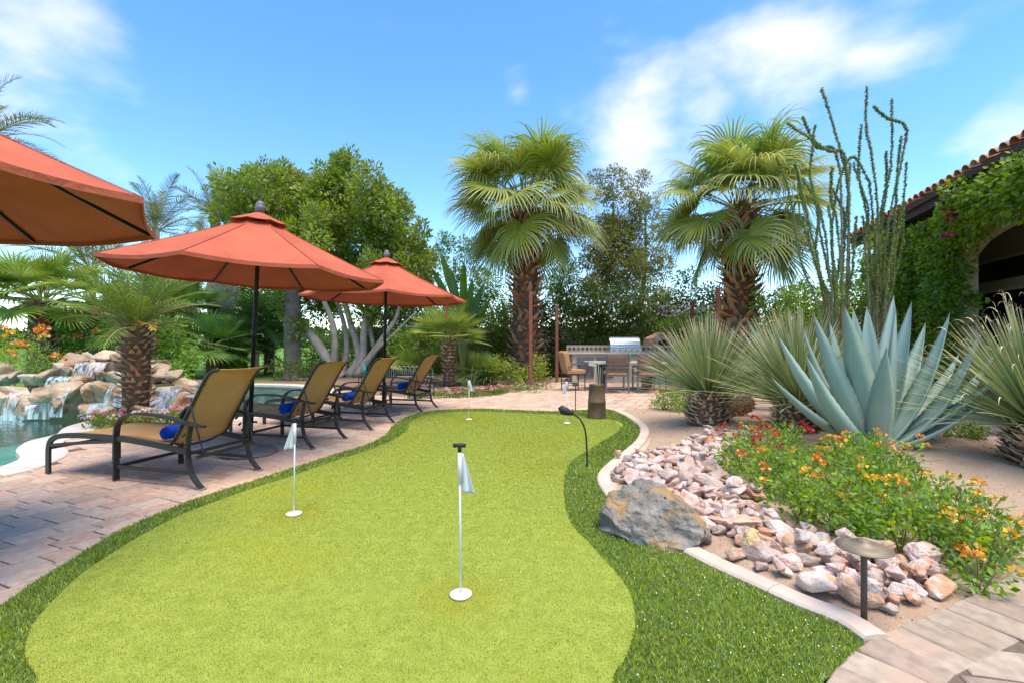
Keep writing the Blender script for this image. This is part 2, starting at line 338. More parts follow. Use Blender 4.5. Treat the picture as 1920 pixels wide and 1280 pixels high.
fringe_out += [Vector(p+(0,)) for p in ((1.38,1.93),(1.14,1.77),(.9,1.3),(.5,.7),(-.4,.4),(-1.4,.6),(-2.1,1.3),(-2.6,2.0))]
curb_line = fringe_out[19:41]                                  # from the far tip of the turf to its paved corner
V2 = lambda p: Vector((p[0], p[1], 0))
pool = [(-5.04,4.76),(-5.17,5.08),(-5.35,5.3),(-5.7,5.6),(-6.02,6.05),(-6.1,6.5),(-6.5,7.1),(-6.6,7.8),(-6.1,8.25),(-5.3,8.1),(-4.65,7.9),(-4.3,8.5),(-4.2,9.6),(-4.4,11),(-4.9,12.4),(-5.7,13.4),(-7,14.0),(-8.8,14.0),(-10.5,12.8),(-12,11),(-13,8),(-12,5),(-9,3.2),(-6.5,3.2),(-5.3,3.9)]
pool = [(p.x, p.y) for p in smoothpath(pool+[pool[0]], 4)[:-1]]
# ------------------------------------------------------------------ ground, beds, pool
R_ = 900
gr = link('ground', fill([[(-R_, -R_), (R_, -R_), (R_, R_), (-R_, R_)], pool], -.06), M['fairway']); tag(gr, kind='structure')
patio_poly = [(-5.3,3.9),(-6.5,3.2),(-7,1),(-4,-1.5),(6,-1.5),(9,1.5),(8.3,4.6),(6.2,5.0),(3.2,2.95),(2.0,2.25),(1.5,2.05),(1.5,4.5),(1.9,7.5),(1.86,8.86),(2.77,9.3),(3.63,9.7),(4.6,10.2),(6.5,10.8),(7.5,12.5),(7,16.8),(1.5,16.8),(1.3,15.0),(.75,12.9),(.2,12.0),(-.6,11.35),(-2.2,11.0),(-3.4,11.3),(-4.2,12.2),(-4.75,12.4)]
pl_near = [p for p in pool if (p[0] > -6.75 and 3.85 < p[1] < 12.35 and not (p[0] < -6.2 and p[1] < 3.9))]
pl_near = sorted(pl_near, key=lambda p: pool.index(p), reverse=True)
patio_poly = patio_poly[1:] + pl_near
pat = link('patio', fill([patio_poly], -.035), M['joint_sand']); tag(pat, kind='structure')
# planting soil round the palms and behind the patio
soil_poly = [(-4.75,12.35),(-4.2,12.15),(-3.4,11.25),(-2.2,10.95),(-.6,11.3),(.2,11.95),(.75,12.85),(1.3,14.9),(1.4,19.5),(-6,19.5),(-8.5,15.2),(-6.6,14.2),(-5.6,13.6)]
so_ = link('planting_bed', fill([soil_poly], -.02), M['soil']); tag(so_, kind='structure')
so2 = link('back_bed', fill([[(1.4,15.6),(12,15.6),(14,21),(1.4,21)]], -.012), M['soil']); tag(so2, kind='structure')
lawn_ = link('lawn_strip', fill([[(-6.7,14.25),(-8.6,15.3),(-14,16.5),(-16,13),(-13,12.4),(-10.6,13.1),(-8.9,14.25)]], -.03), M['fairway']); tag(lawn_, kind='structure')
# pool basin
Zw = -.10
def pool_depth(x, y):
    t = min(max((math.hypot(x+5.2, y-4.7)-1.2)/2.4, 0), 1); return -.2-t*t*(3-2*t)*1.0
xs = np.linspace(-13.2, -4, 47); ys = np.linspace(3, 14.3, 58)
V = [(x, y, pool_depth(x, y)) for y in ys for x in xs]; nx = len(xs)
F = [(j*nx+i, j*nx+i+1, (j+1)*nx+i+1, (j+1)*nx+i) for j in range(len(ys)-1) for i in range(nx-1)]
me = bpy.data.meshes.new('m'); me.from_pydata(V, [], F); me.materials.append(M['pool_plaster']); me.materials.append(M['pool_beach'])
for p in me.polygons: p.material_index = 1 if p.center.z > -.62 else 0
pf = link('pool_floor', me, smooth=True); tag(pf, kind='structure')
mb = MB(); n = len(pool)
mb.add([(x, y, -.04) for x, y in pool]+[(x, y, -1.6) for x, y in pool], [(i, (i+1) % n, n+(i+1) % n, n+i) for i in range(n)])
tag(mb.build('pool_wall', M['pool_tile']), kind='structure')
tag(link('pool_water', fill([pool], Zw), M['pool_water']), kind='structure')
# coping slabs round the pool, one piece each
def offset(pts, d, closed=True):
    out = []; n = len(pts)
    for i in range(n):
        a = Vector(pts[(i-1) % n] if closed or i else pts[0]); b = Vector(pts[(i+1) % n] if closed or i < n-1 else pts[-1])
        a = Vector((a[0], a[1])); b = Vector((b[0], b[1])); t = (b-a).normalized(); out.append((pts[i][0]+t.y*d, pts[i][1]-t.x*d))
    return out
area = sum(pool[i][0]*pool[(i+1) % n][1]-pool[(i+1) % n][0]*pool[i][1] for i in range(n))
sg = 1 if area > 0 else -1
inn = offset(pool, -.03*sg); outp = offset(pool, .36*sg)
cop = empty('pool_coping', (0, 0, 0)); tag(cop, kind='structure')
i = 0
while i < n:
    k = min(i+3, n); mb = MB(); idx = [j % n for j in range(i, k+1)]
    if k == n: idx[-1] = 0
    A = [Vector(inn[j]) for j in idx]; B = [Vector(outp[j]) for j in idx]
    # open a 4 mm joint at both ends
    A[0] = A[0].lerp(A[1], .03); B[0] = B[0].lerp(B[1], .03); A[-1] = A[-1].lerp(A[-2], .03); B[-1] = B[-1].lerp(B[-2], .03)
    q = len(idx); c = .008
    V = [(p.x, p.y, -.05) for p in A]+[(p.x, p.y, .012-c) for p in A]+[(p.lerp(r, .03).x, p.lerp(r, .03).y, .012) for p, r in zip(A, B)]
    V += [(r.lerp(p, .03).x, r.lerp(p, .03).y, .012) for p, r in zip(A, B)]+[(p.x, p.y, .012-c) for p in B]+[(p.x, p.y, -.05) for p in B]
    F = [(r*q+j, r*q+j+1, (r+1)*q+j+1, (r+1)*q+j) for r in range(5) for j in range(q-1)]
    F += [tuple(r*q for r in range(6)), tuple(r*q+q-1 for r in reversed(range(6)))]
    mb.add(V, F); mb.build('coping_slab', M['coping'], cop); i = k
# ------------------------------------------------------------------ pavers: running bond, mixed lengths, real joints
def bevel_box(lx, ly, h, seed):
    r = random.Random(seed); bm = bmesh.new(); j = lambda: r.uniform(-.004, .004)
    t = [(-lx/2+j(), -ly/2+j()), (lx/2+j(), -ly/2+j()), (lx/2+j(), ly/2+j()), (-lx/2+j(), ly/2+j())]; c = .007; z2 = [r.uniform(-.003, .001) for _ in range(4)]
    V = [(x, y, -h) for x, y in t]+[(x, y, -c) for x, y in t]+[(x*(1-2*c/lx), y*(1-2*c/ly), z2[i]) for i, (x, y) in enumerate(t)]
    F = [(8, 9, 10, 11)]+[(a+i, a+(i+1) % 4, a+4+(i+1) % 4, a+4+i) for a in (0, 4) for i in range(4)]
    return V, F
def lay(origin, ang, W, Ls, keep, seed, gap=.010, h=.035, rng=(-9, 9, -9, 9)):
    r = random.Random(seed); ca, sa = math.cos(ang), math.sin(ang); out = []
    y = rng[2]
    while y < rng[3]:
        w = r.choice(W); x = rng[0]-r.uniform(0, .3)
        while x < rng[1]:
            l = r.choice(Ls); cx, cy = x+l/2, y+w/2
            out.append((origin[0]+ca*cx-sa*cy, origin[1]+sa*cx+ca*cy, l-gap, w-gap)); x += l
        y += w
    P = np.array([(o[0], o[1]) for o in out]); k = keep(P); return [o for o, q in zip(out, k) if q]
fr2 = [(p.x, p.y) for p in fringe_out]
def keep_patio(P):
    k = in_poly(P, patio_poly) | (dist_poly(P, patio_poly) < .06)
    k &= ~(in_poly(P, fr2) & (dist_poly(P, fr2) > .17))
    k &= ~in_poly(P, pool); k &= dist_poly(P, pool) > .30
    bedside = in_poly(P, bed_poly) & (dist_poly(P, bed_poly) > .1); k &= ~bedside
    k &= ~in_poly(P, corner_poly)
    k &= (P[:, 1] > 1.4) & (np.abs(P[:, 0]) < P[:, 1]*1.12+1.2)
    return k
cl2 = [(p.x, p.y) for p in curb_line]
cl2 = [(p.x, p.y) for p in smoothpath([V2(p) for p in cl2], 3)]
def offset_open(pts, d):
    out = []
    for i, p in enumerate(pts):
        a = Vector(pts[max(i-1, 0)]); b = Vector(pts[min(i+1, len(pts)-1)]); t = (b-a).normalized(); out.append((p[0]-t.y*d, p[1]+t.x*d))
    return out
curb_o = offset_open(cl2, .13)
bed_poly = curb_o+[(1.58,2.06),(2.12,2.31),(2.9,2.72),(4.2,3.4),(5.6,4.3),(6.3,6.3),(6.3,7.6),(6.7,9.2),(7.2,11),(6.2,10.75),(4.6,10.15),(3.63,9.65),(2.77,9.25),(1.86,8.8)]
lineA = [(1.10,1.74),(1.453,2.0),(2.12,2.31),(2.9,2.72),(4.2,3.4)]
corner_poly = [(1.10,1.74),(1.453,2.0),(2.12,2.31),(2.9,2.72),(4.2,3.4),(6,3.4),(6,0),(.6,0),(.6,1.2)]
ANG = math.radians(66)
pav = lay((-2, 6), ANG, [.155, .2, .2], [.155, .23, .23, .31], keep_patio, 3, rng=(-16, 16, -13, 13))
def paver_objects(lst, parent, mname, limit=290, z=0.0, ang=ANG):
    lst = sorted(lst, key=lambda o: o[0]**2+o[1]**2 + (1e6 if abs(o[0])/max(o[1], .1) > 1.12 else 0))
    cache = {}; ar = []
    for i, (x, y, l, w) in enumerate(lst):
        r = random.Random(i)
        if i < limit:
            key = (round(l, 3), round(w, 3), i % 4)
            if key not in cache:
                V, F = bevel_box(l, w, .034, hash(key) % 999); me = bpy.data.meshes.new('paver'); me.from_pydata(V, [], F); me.materials.append(M[mname]); cache[key] = me
            o = bpy.data.objects.new('paver', cache[key]); COL.objects.link(o); o.parent = parent
            o.location = (x, y, z+r.uniform(-.003, .002)); o.rotation_euler = (r.uniform(-.006, .006), r.uniform(-.006, .006), ang+r.uniform(-.02, .02)+(math.pi if r.random() < .5 else 0))
        else: ar.append((x, y, l, w, i))
    if ar:
        VV = []; FF = []
        for x, y, l, w, i in ar:
            V, F = bevel_box(l, w, .034, i); r = random.Random(i); a = ang+r.uniform(-.02, .02); ca, sa = math.cos(a), math.sin(a); zz = z+r.uniform(-.003, .002)
            b = len(VV); VV += [(x+ca*p[0]-sa*p[1], y+sa*p[0]+ca*p[1], p[2]+zz) for p in V]; FF += [tuple(q+b for q in f) for f in F]
        me = bpy.data.meshes.new('m'); me.from_pydata(VV, [], FF); o = link('far_pavers', me, M[mname], parent); tag(o, kind='stuff')
paver_objects(pav, pat, 'paver')
# paved corner by the rock bed: a soldier course along the bed, field stones at an angle behind it
cpat = link('corner_paving', fill([[(1.12,1.72),(1.46,1.99),(2.12,2.30),(2.9,2.71),(4.2,3.39),(8,4),(6,0),(.6,0),(.6,1.2)]], .004), M['joint_sand']); tag(cpat, kind='structure')
sp = smoothpath([V2(p) for p in lineA], 12); d_acc = 0; last = sp[0]; step = .172; tgt = step/2; sold = []
for a, b in zip(sp[:-1], sp[1:]):
    L_ = (b-a).length
    while d_acc+L_ >= tgt:
        p = a.lerp(b, (tgt-d_acc)/L_); t = (b-a).normalized(); sold.append((p, t)); tgt += step
    d_acc += L_
for i, (p, t) in enumerate(sold):
    r = random.Random(i); V, F = bevel_box(step-.006, .262, .034, i+50); me = bpy.data.meshes.new('paver'); me.from_pydata(V, [], F); me.materials.append(M['grey_paver'])
    nrm_ = Vector((t.y, -t.x, 0)); o = bpy.data.objects.new('border_paver', me); COL.objects.link(o); o.parent = cpat
    o.location = p+nrm_*.142+Vector((0, 0, .020+r.uniform(-.002, .002))); o.rotation_euler = (0, 0, math.atan2(t.y, t.x)+r.uniform(-.015, .015))
fieldB = [(p.x+t.y*.28, p.y-t.x*.28) for p, t in sold]
def keep_corner(P):
    k = in_poly(P, fieldB+[(7, 3.4), (6, .3), (1.0, 1.0)]); k &= dist_poly(P, fieldB+[(7, 3.4), (6, .3), (1.0, 1.0)]) > .02
    return k & (P[:, 1] > 1.1) & (P[:, 0] < P[:, 1]*1.12+.6)
paver_objects(lay((2, 1.5), math.radians(-14), [.2, .2, .26], [.2, .3, .36], keep_corner, 5, rng=(-5, 5, -5, 5)), cpat, 'grey_paver', z=.017, ang=math.radians(-14))
# path by the house
hp = link('house_path', fill([[(5.7,4.1),(6.4,6.3),(6.4,7.6),(6.8,9.2),(7.3,11),(7.6,13),(13,13),(11,4.1)]], -.02), M['grey_paver']); tag(hp, kind='structure')
def keep_path(P): return in_poly(P, [(5.7,4.1),(6.4,6.3),(6.4,7.6),(6.8,9.2),(7.3,11),(8.8,11),(8.0,7),(7.4,4.1)])
paver_objects(lay((7, 7), math.radians(72), [.3], [.3, .45], keep_path, 9, rng=(-5, 5, -3, 3)), hp, 'grey_paver', z=.015, ang=math.radians(72), limit=60)
# ------------------------------------------------------------------ putting green, turf fringe, concrete edging
gs = [(p.x, p.y) for p in smoothpath([V2(p) for p in green_in]+[V2(green_in[0])], 3)[:-1]]
fs = [(p.x, p.y) for p in smoothpath([V2(p) for p in fringe_out[:nf]], 3)]+[(p.x, p.y) for p in fringe_out[nf:]]
fb = link('turf_fringe', fill([fs, gs], .008), M['fringe_base']); tag(fb, kind='structure')
pg = link('putting_green', fill([gs], .014), M['green_turf']); tag(pg, kind='structure')
def blades(n, poly, hole, box, hmin, hmax, w, lean, dens_pow, zb, ymax, edge_in=0):
    P = np.column_stack([RNG.uniform(box[0], box[1], n), box[2]*(box[3]/box[2])**(RNG.uniform(0, 1, n)**dens_pow)])
    k = in_poly(P, poly) & (np.abs(P[:, 0]) < P[:, 1]*1.1+.15)
    if hole is not None: k &= ~in_poly(P, hole)
    P = P[k]; n = len(P); a = RNG.uniform(0, 2*math.pi, n); h = RNG.uniform(hmin, hmax, n); sc = np.clip(P[:, 1]/2.4, 1, 4)
    W = w*sc*.5; B = np.column_stack([P, np.full(n, zb)]); X = np.column_stack([np.cos(a)*W, np.sin(a)*W, np.zeros(n)])
    b2 = RNG.uniform(0, 2*math.pi, n); ln = RNG.uniform(0, lean, n)*h
    T = B+np.column_stack([np.cos(b2)*ln, np.sin(b2)*ln, h]); mid = (B+T)/2+np.column_stack([np.zeros((n, 2)), h*.12])
    V = np.stack([B-X, B+X, mid+X*.8, T, mid-X*.8], 1).reshape(-1, 3); q = (np.arange(n)*5)[:, None]
    F = np.concatenate([q+np.array([[0, 1, 2]]), q+np.array([[0, 2, 4]]), q+np.array([[4, 2, 3]])], 1).reshape(-1, 3)
    return np_mesh(V, F)
o = link('turf_fringe_grass', blades(420000, fs, gs, (-3.6, 2.2, 1.5, 9.2), .012, .025, .0042, 1.2, 1.0, .008, 9), M['fringe_blade']); tag(o, 'long dark green artificial grass edging the putting green', 'grass', kind='stuff')
o = link('putting_green_grass', blades(560000, gs, None, (-2.6, 1.6, 1.6, 9.2), .0035, .007, .0024, .7, .9, .013, 6), M['green_blade']); tag(o, 'short pale green artificial turf of the putting green', 'grass', kind='stuff')
# fallen petals on the turf
n = 2200; P = np.column_stack([RNG.uniform(-.5, 1.6, n), RNG.uniform(1.6, 4.8, n)]); k = in_poly(P, fs) & ~in_poly(P, gs)
P2 = np.column_stack([RNG.uniform(-2.5, 1.2, 700), RNG.uniform(1.7, 7, 700)]); P = np.concatenate([P[k], P2[in_poly(P2, gs)][:230]])
P3 = np.column_stack([P, RNG.uniform(.022, .036, len(P))]); D = rand_unit(len(P)); D[:, 2] *= .3
Vv, Ff = leaves(P3, D, RNG.uniform(.004, .009, len(P)), .7, .3); o = link('fallen_petals', np_mesh(Vv, Ff), M['petal_litter']); tag(o, 'tiny pale petals scattered over the turf', 'petals', kind='stuff')
# edging: a rounded concrete curb in cast lengths
ci = offset_open(cl2, .0); edg = empty('concrete_edging', (0, 0, 0)); tag(edg, kind='structure')
prof = [(0, -.05), (0, .022), (.012, .034), (.06, .039), (.108, .034), (.12, .022), (.12, -.05)]
i = 0
while i < len(cl2)-1:
    k = min(i+11, len(cl2)-1); V = []; 
    for j in range(i, k+1):
        a = Vector(cl2[max(j-1, 0)]); b = Vector(cl2[min(j+1, len(cl2)-1)]); t = (b-a).normalized(); p = Vector(cl2[j])
        if j == i and i: p = p+t*.003
        V += [(p.x-t.y*d, p.y+t.x*d, z) for d, z in prof]
    q = len(prof); rws = k-i+1
    F = [(r*q+c+1, r*q+c, (r+1)*q+c, (r+1)*q+c+1) for r in range(rws-1) for c in range(q-1)]+[tuple(range(q)), tuple(reversed(range((rws-1)*q, rws*q)))]
    MB().add(V, F).build('curb_length', M['curb_concrete'], edg, smooth=False); i = k
# granite bed: one gently mounded sheet
xs = np.arange(.6, 7.6, .07); ys = np.arange(1.9, 11.3, .07); XX, YY = np.meshgrid(xs, ys); P = np.column_stack([XX.ravel(), YY.ravel()])
def bed_h(P):
    P = np.atleast_2d(P); ins = in_poly(P, bed_poly); d = dist_poly(P, bed_poly); sdv = np.where(ins, d, -d)
    m = .20*np.exp(-(((P[:, 0]-4.4)/1.5)**2+((P[:, 1]-5.9)/1.6)**2))+.06*np.exp(-(((P[:, 0]-2.9)/.8)**2+((P[:, 1]-6.9)/.9)**2))
    m = m*np.clip(sdv/.7, 0, 1)
    nzv = np.array([mnoise.noise((x*1.7, y*1.7, 3.3))*.5+mnoise.noise((x*6, y*6, 1.3))*.18 for x, y in P[:, :2]])*.035
    return np.where(sdv > -.09, -.014+.022*np.clip(sdv/.08, 0, 1)+m+nzv*np.clip(sdv/.3, 0, 1), -.09)
Z = bed_h(P); V = np.column_stack([P, Z]); nx = len(xs); ny = len(ys)
ii = (np.arange(ny-1)[:, None]*nx+np.arange(nx-1)[None]).ravel(); F = np.column_stack([ii, ii+1, ii+nx+1, ii+nx])
zq = Z[F].max(1) > -.08; o = link('granite_bed', np_mesh(V, F[zq]), M['granite'], smooth=True); tag(o, kind='structure')
def BH(x, y): return float(bed_h(np.array([[x, y]]))[0])
n = 42000; P = np.column_stack([RNG.uniform(.8, 6.4, n), 2.0+RNG.uniform(0, 1, n)**1.5*7.5]); P = P[in_poly(P, bed_poly) & (dist_poly(P, bed_poly) > .02)]; z = np.interp(0, [0], [0])
ix = np.clip(((P[:, 0]-xs[0])/.07).astype(int), 0, nx-2); iy = np.clip(((P[:, 1]-ys[0])/.07).astype(int), 0, ny-2); zz = Z[iy*nx+ix]
k = zz > -.05; P, zz = P[k], zz[k]; D = rand_unit(len(P)); Vv, Ff = leaves(np.column_stack([P, zz+.003]), D, RNG.uniform(.004, .012, len(P)), .9, .5); o = link('granite_grit', np_mesh(Vv, Ff), M['granite_grit']); tag(o, 'loose tan granite grit over the planting bed', 'gravel', kind='stuff')
# ------------------------------------------------------------------ furniture materials
mat('bronze_frame', (.018, .016, .015), (.03, .027, .025), rough=.42, scale=30, spec=.5)
mat('grey_frame', (.09, .095, .10), (.13, .135, .14), rough=.45, scale=30, spec=.5)
def woven(name, c1, c2, sc, trans=.12, crease=0):
    m = mat(name, c1, c2, rough=.75, scale=3, detail=3, trans=trans, spec=.2)
    t = m.node_tree; N = t.nodes; L = t.links; p = N['Principled BSDF']; co = N.new('ShaderNodeTexCoord')
    w1 = N.new('ShaderNodeTexWave'); w1.inputs['Scale'].default_value = sc; w1.bands_direction = 'Y'; w2 = N.new('ShaderNodeTexWave'); w2.inputs['Scale'].default_value = sc; w2.bands_direction = 'X'
    L.new(co.outputs['Object'], w1.inputs['Vector']); L.new(co.outputs['Object'], w2.inputs['Vector'])
    a = N.new('ShaderNodeMath'); a.operation = 'ADD'; L.new(w1.outputs['Fac'], a.inputs[0]); L.new(w2.outputs['Fac'], a.inputs[1])
    h_ = a.outputs[0]
    if crease:
        cn = N.new('ShaderNodeTexNoise'); cn.inputs['Scale'].default_value = 5; cn.inputs['Detail'].default_value = 3; cn.inputs['Distortion'].default_value = 1.2; L.new(co.outputs['Object'], cn.inputs['Vector'])
        cm = N.new('ShaderNodeMath'); cm.operation = 'MULTIPLY_ADD'; L.new(cn.outputs['Fac'], cm.inputs[0]); cm.inputs[1].default_value = crease; L.new(a.outputs[0], cm.inputs[2]); h_ = cm.outputs[0]
    b = N.new('ShaderNodeBump'); b.inputs['Strength'].default_value = .35; b.inputs['Distance'].default_value = .004; L.new(h_, b.inputs['Height']); L.new(b.outputs[0], p.inputs['Normal'])
    return m
woven('tan_sling', (.58, .31, .11), (.66, .39, .16), 60, .22)
woven('blue_towel', (.010, .04, .30), (.02, .10, .50), 45, 0, crease=12)
M['blue_towel'].node_tree.nodes['Principled BSDF'].inputs['Roughness'].default_value = 1
M['blue_towel'].node_tree.nodes['Principled BSDF'].inputs['Specular IOR Level'].default_value = .02
woven('terracotta_canvas', (.52, .12, .06), (.60, .155, .08), 90, .13, crease=28)
mat('cushion', (.40, .20, .08), (.47, .26, .12), rough=.85, scale=14, bump=.2, bscale=90)
mat('finial', (.12, .11, .125), (.18, .165, .18), rough=.4, scale=8)
mat('cast_iron', (.13, .11, .095), (.20, .175, .15), rough=.6, scale=14, bump=.3, bscale=40)
mat('black_pole', (.012, .012, .014), (.02, .02, .022), rough=.4)
mat('white_paint', (.72, .73, .72), (.78, .78, .77), rough=.45, scale=6)
mat('flag_cloth', (.74, .75, .77), (.8, .8, .82), rough=.85, scale=5, trans=.3)
mat('rubber', (.012, .013, .015), (.02, .021, .023), rough=.6)
mat('brown_iron', (.10, .055, .022), (.16, .095, .045), rough=.55, scale=6, detail=8, bump=.3, bscale=30, c3=(.06, .04, .025), s3=4)
mat('lamp_bronze', (.20, .15, .095), (.26, .20, .13), rough=.5, scale=14, metal=.2)
mat('dark_bronze', (.075, .06, .05), (.10, .08, .065), rough=.5, scale=14)
mat('steel', (.62, .60, .57), (.70, .68, .65), rough=.28, scale=3, metal=1)
mat('dark_steel', (.20, .20, .21), (.26, .26, .27), rough=.35, scale=3, metal=.9)
mat('club_shaft', (.62, .54, .40), (.68, .60, .46), rough=.35, scale=3, metal=.4)
mat('stucco_tan', (.48, .38, .28), (.55, .45, .34), rough=.9, scale=20, bump=.4, bscale=90)
mat('counter_stone', (.30, .26, .21), (.42, .37, .31), rough=.4, scale=22, detail=8)
mat('tile_cream', (.40, .31, .22), (.46, .37, .27), rough=.5, scale=8)
mat('tile_brown', (.09, .05, .035), (.15, .09, .06), rough=.4, scale=8, rand=.3)
mat('post_red', (.20, .065, .035), (.27, .09, .05), rough=.75, scale=9, detail=6, bump=.2, bscale=40)
mat('bottle_glass', (.05, .32, .22), (.06, .38, .27), rough=.1, spec=.6)
mat('leaf_panel', (.06, .09, .03), (.09, .12, .04), rough=.4)
mat('lemon', (.75, .50, .02), (.8, .55, .03), rough=.5)
mat('wire_grey', (.34, .34, .33), (.42, .42, .41), rough=.5, metal=.5)
mat('bulb_glass', (.8, .62, .5), (.85, .7, .6), rough=.2)
# ------------------------------------------------------------------ sun loungers
def make_lounger(loc, rz, label, back_deg=0):
    root = empty('sun_lounger', loc, rz, label, 'lounger', 'tan sling loungers in a row on the pavers')
    fr = M['bronze_frame']; hw = .315
    rail = smoothpath([(.13,0,.30),(.5,0,.345),(.95,0,.378),(1.4,0,.38),(1.66,0,.365),(1.79,0,.325),(1.835,0,.25),(1.84,0,.12),(1.84,0,0)], 5)
    arm = smoothpath([(-.02,0,.528),(.10,0,.54),(.4,0,.595),(.68,0,.61),(.85,0,.588),(.945,0,.52),(.975,0,.42),(.98,0,.25),(.978,0,0)], 6)
    leg = smoothpath([(.125,0,.53),(.15,0,.40),(.155,0,.28),(.12,0,.14),(.055,0,.05),(-.005,0,0)], 6)
    back = smoothpath([(.395,0,.345),(.33,0,.42),(.20,0,.63),(.07,0,.84),(.01,0,.93),(-.045,0,.985),(-.125,0,1.012)], 5)
    for s in (1, -1):
        y = s*hw; off = Vector((0, y, 0)); sh = lambda P, o=off: [Vector(p)+o for p in P]
        up = (0, 1, 0)
        MB().sweep(sh(rail), [(-.024, -.011), (.024, -.011), (.024, .011), (-.024, .011)], up=up).build('side_rail', fr, root)
        MB().sweep(sh(arm), [(-.009, -.026), (.009, -.026), (.009, .026), (-.009, .026)], up=up).build('armrest', fr, root)
        MB().sweep(sh(leg), [(-.010, -.022), (.010, -.022), (.010, .022), (-.010, .022)], up=up).build('rear_leg', fr, root)
        MB().bar(sh([(1.84,0,.265),(1.4,0,.315),(.98,0,.352)]), .018, .03).build('lower_rail', fr, root)
        MB().bar(sh([(.975,0,.125),(.10,0,.125)]), .016, .028).build('stretcher', fr, root)
        MB().tube([Vector((p[0], s*.272, p[2])) for p in back], .0155, 8).build('back_rail', fr, root, smooth=True)
        MB().tube([(.16, s*.285, .70), (.07, s*.285, .44), (.045, s*.27, .31), (.06, s*.25, .265)], .008, 6).build('back_strut', fr, root)
        for a, b in ((.21, .50), (.17, .44), (.135, .39)): MB().box((a+.05, s*.30, b), (.035, .012, .018), Matrix.Rotation(.7, 3, 'Y')).build('ratchet_tooth', fr, root)
        MB().box((-.004, s*hw, .004), (.05, .05, .008)).build('foot_cap', M['wire_grey'], root)
    for x, z in ((.975, .125), (1.835, .24), (.13, .295), (.06, .265)):
        MB().bar([(x, -hw, z), (x, hw, z)], .02, .026).build('cross_bar', fr, root)
    arcb = lambda x, z, sag: smoothpath([(x, -.272, z), (x+.02, -.15, z-sag), (x+.025, 0, z-sag*1.15), (x+.02, .15, z-sag), (x, .272, z)], 4)
    MB().tube(arcb(.045, .885, .02), .011, 7).build('head_bar', fr, root, smooth=True)
    MB().tube(arcb(.385, .365, .05), .012, 7).build('hip_bar', fr, root, smooth=True)
    def sling(pts, w, name, sag):
        pts = [Vector(p) for p in pts]; V = []; k = 7; 
        for i, p in enumerate(pts):
            d = (pts[min(i+1, len(pts)-1)]-pts[max(i-1, 0)]).normalized(); nrm_ = Vector((-d.z, 0, d.x)); nrm_ = nrm_ if nrm_.z > 0 else -nrm_
            e = math.sin(math.pi*i/(len(pts)-1))
            for j in range(k):
                u = -1+2*j/(k-1); V.append(p+Vector((0, u*w, 0))-nrm_*sag*(1-u*u)*(.4+.6*e))
        F = [(i*k+j, i*k+j+1, (i+1)*k+j+1, (i+1)*k+j) for i in range(len(pts)-1) for j in range(k-1)]
        o = MB().add(V, F).build(name, M['tan_sling'], root, smooth=True)
        md = o.modifiers.new('thickness', 'SOLIDIFY'); md.thickness = .005; md.offset = 0
    sling(back, .268, 'back_sling', .02)
    sling(smoothpath([(.40,0,.352),(.6,0,.372),(.95,0,.396),(1.4,0,.398),(1.65,0,.384),(1.77,0,.348)], 5), .30, 'seat_sling', .022)
    return root
LR = math.radians(164.5)
ax = Vector((math.cos(LR), math.sin(LR), 0)); ay = Vector((-math.sin(LR), math.cos(LR), 0))
def towel(lounger, loc, rz):
    c = loc+ax*.475+ay*.10; r0 = .062
    o = empty('rolled_towel', (c.x, c.y, .378), rz+math.pi/2)
    n = 40; V = []; hl = .17
    for sx in (-1, 1):
        for i in range(n+1):
            a = i/n*math.pi*6.5; r = r0*(.16+.84*i/n); V.append((sx*(hl+.004*math.sin(i*1.7)), r*math.cos(a), r0+r*math.sin(a)))
    F = [(i, i+1, n+2+i, n+1+i) for i in range(n)]
    b = MB().add(V, F).build('towel_roll', M['blue_towel'], o, smooth=True); md = b.modifiers.new('thickness', 'SOLIDIFY'); md.thickness = .009; md.offset = -1
    MB().lathe([(.002, -hl+.01), (r0*.9, -hl+.008), (r0*.9, hl-.008), (.002, hl-.01)], 18).build('towel_core', M['blue_towel'], o, smooth=True, rot=(0, math.pi/2, 0), loc=(0, 0, r0))
    return o
L_spots = [((-2.54, 4.40), 'tan sling lounger with a blue towel, by the curved pool coping'),
           ((-2.23, 5.94), 'tan sling lounger with a blue towel, just past the ornate round umbrella base'),
           ((-1.90, 7.15), 'tan sling lounger with a blue towel, just before the umbrella with the hanging strap'),
           ((-1.50, 8.87), 'tan sling lounger with a blue towel, by the pink flower strip')]
for i, ((x, y), lb) in enumerate(L_spots):
    loc = Vector((x, y, .003)); make_lounger(loc, LR, lb)
    tw = towel(None, loc, LR); tag(tw, ['blue towel rolled on the lounger by the curved coping', 'blue towel rolled on the lounger past the ornate umbrella base', 'blue towel rolled on the lounger before the strapped umbrella', 'blue towel rolled on the lounger by the pink flowers'][i], 'towel', 'blue towels rolled on the loungers')
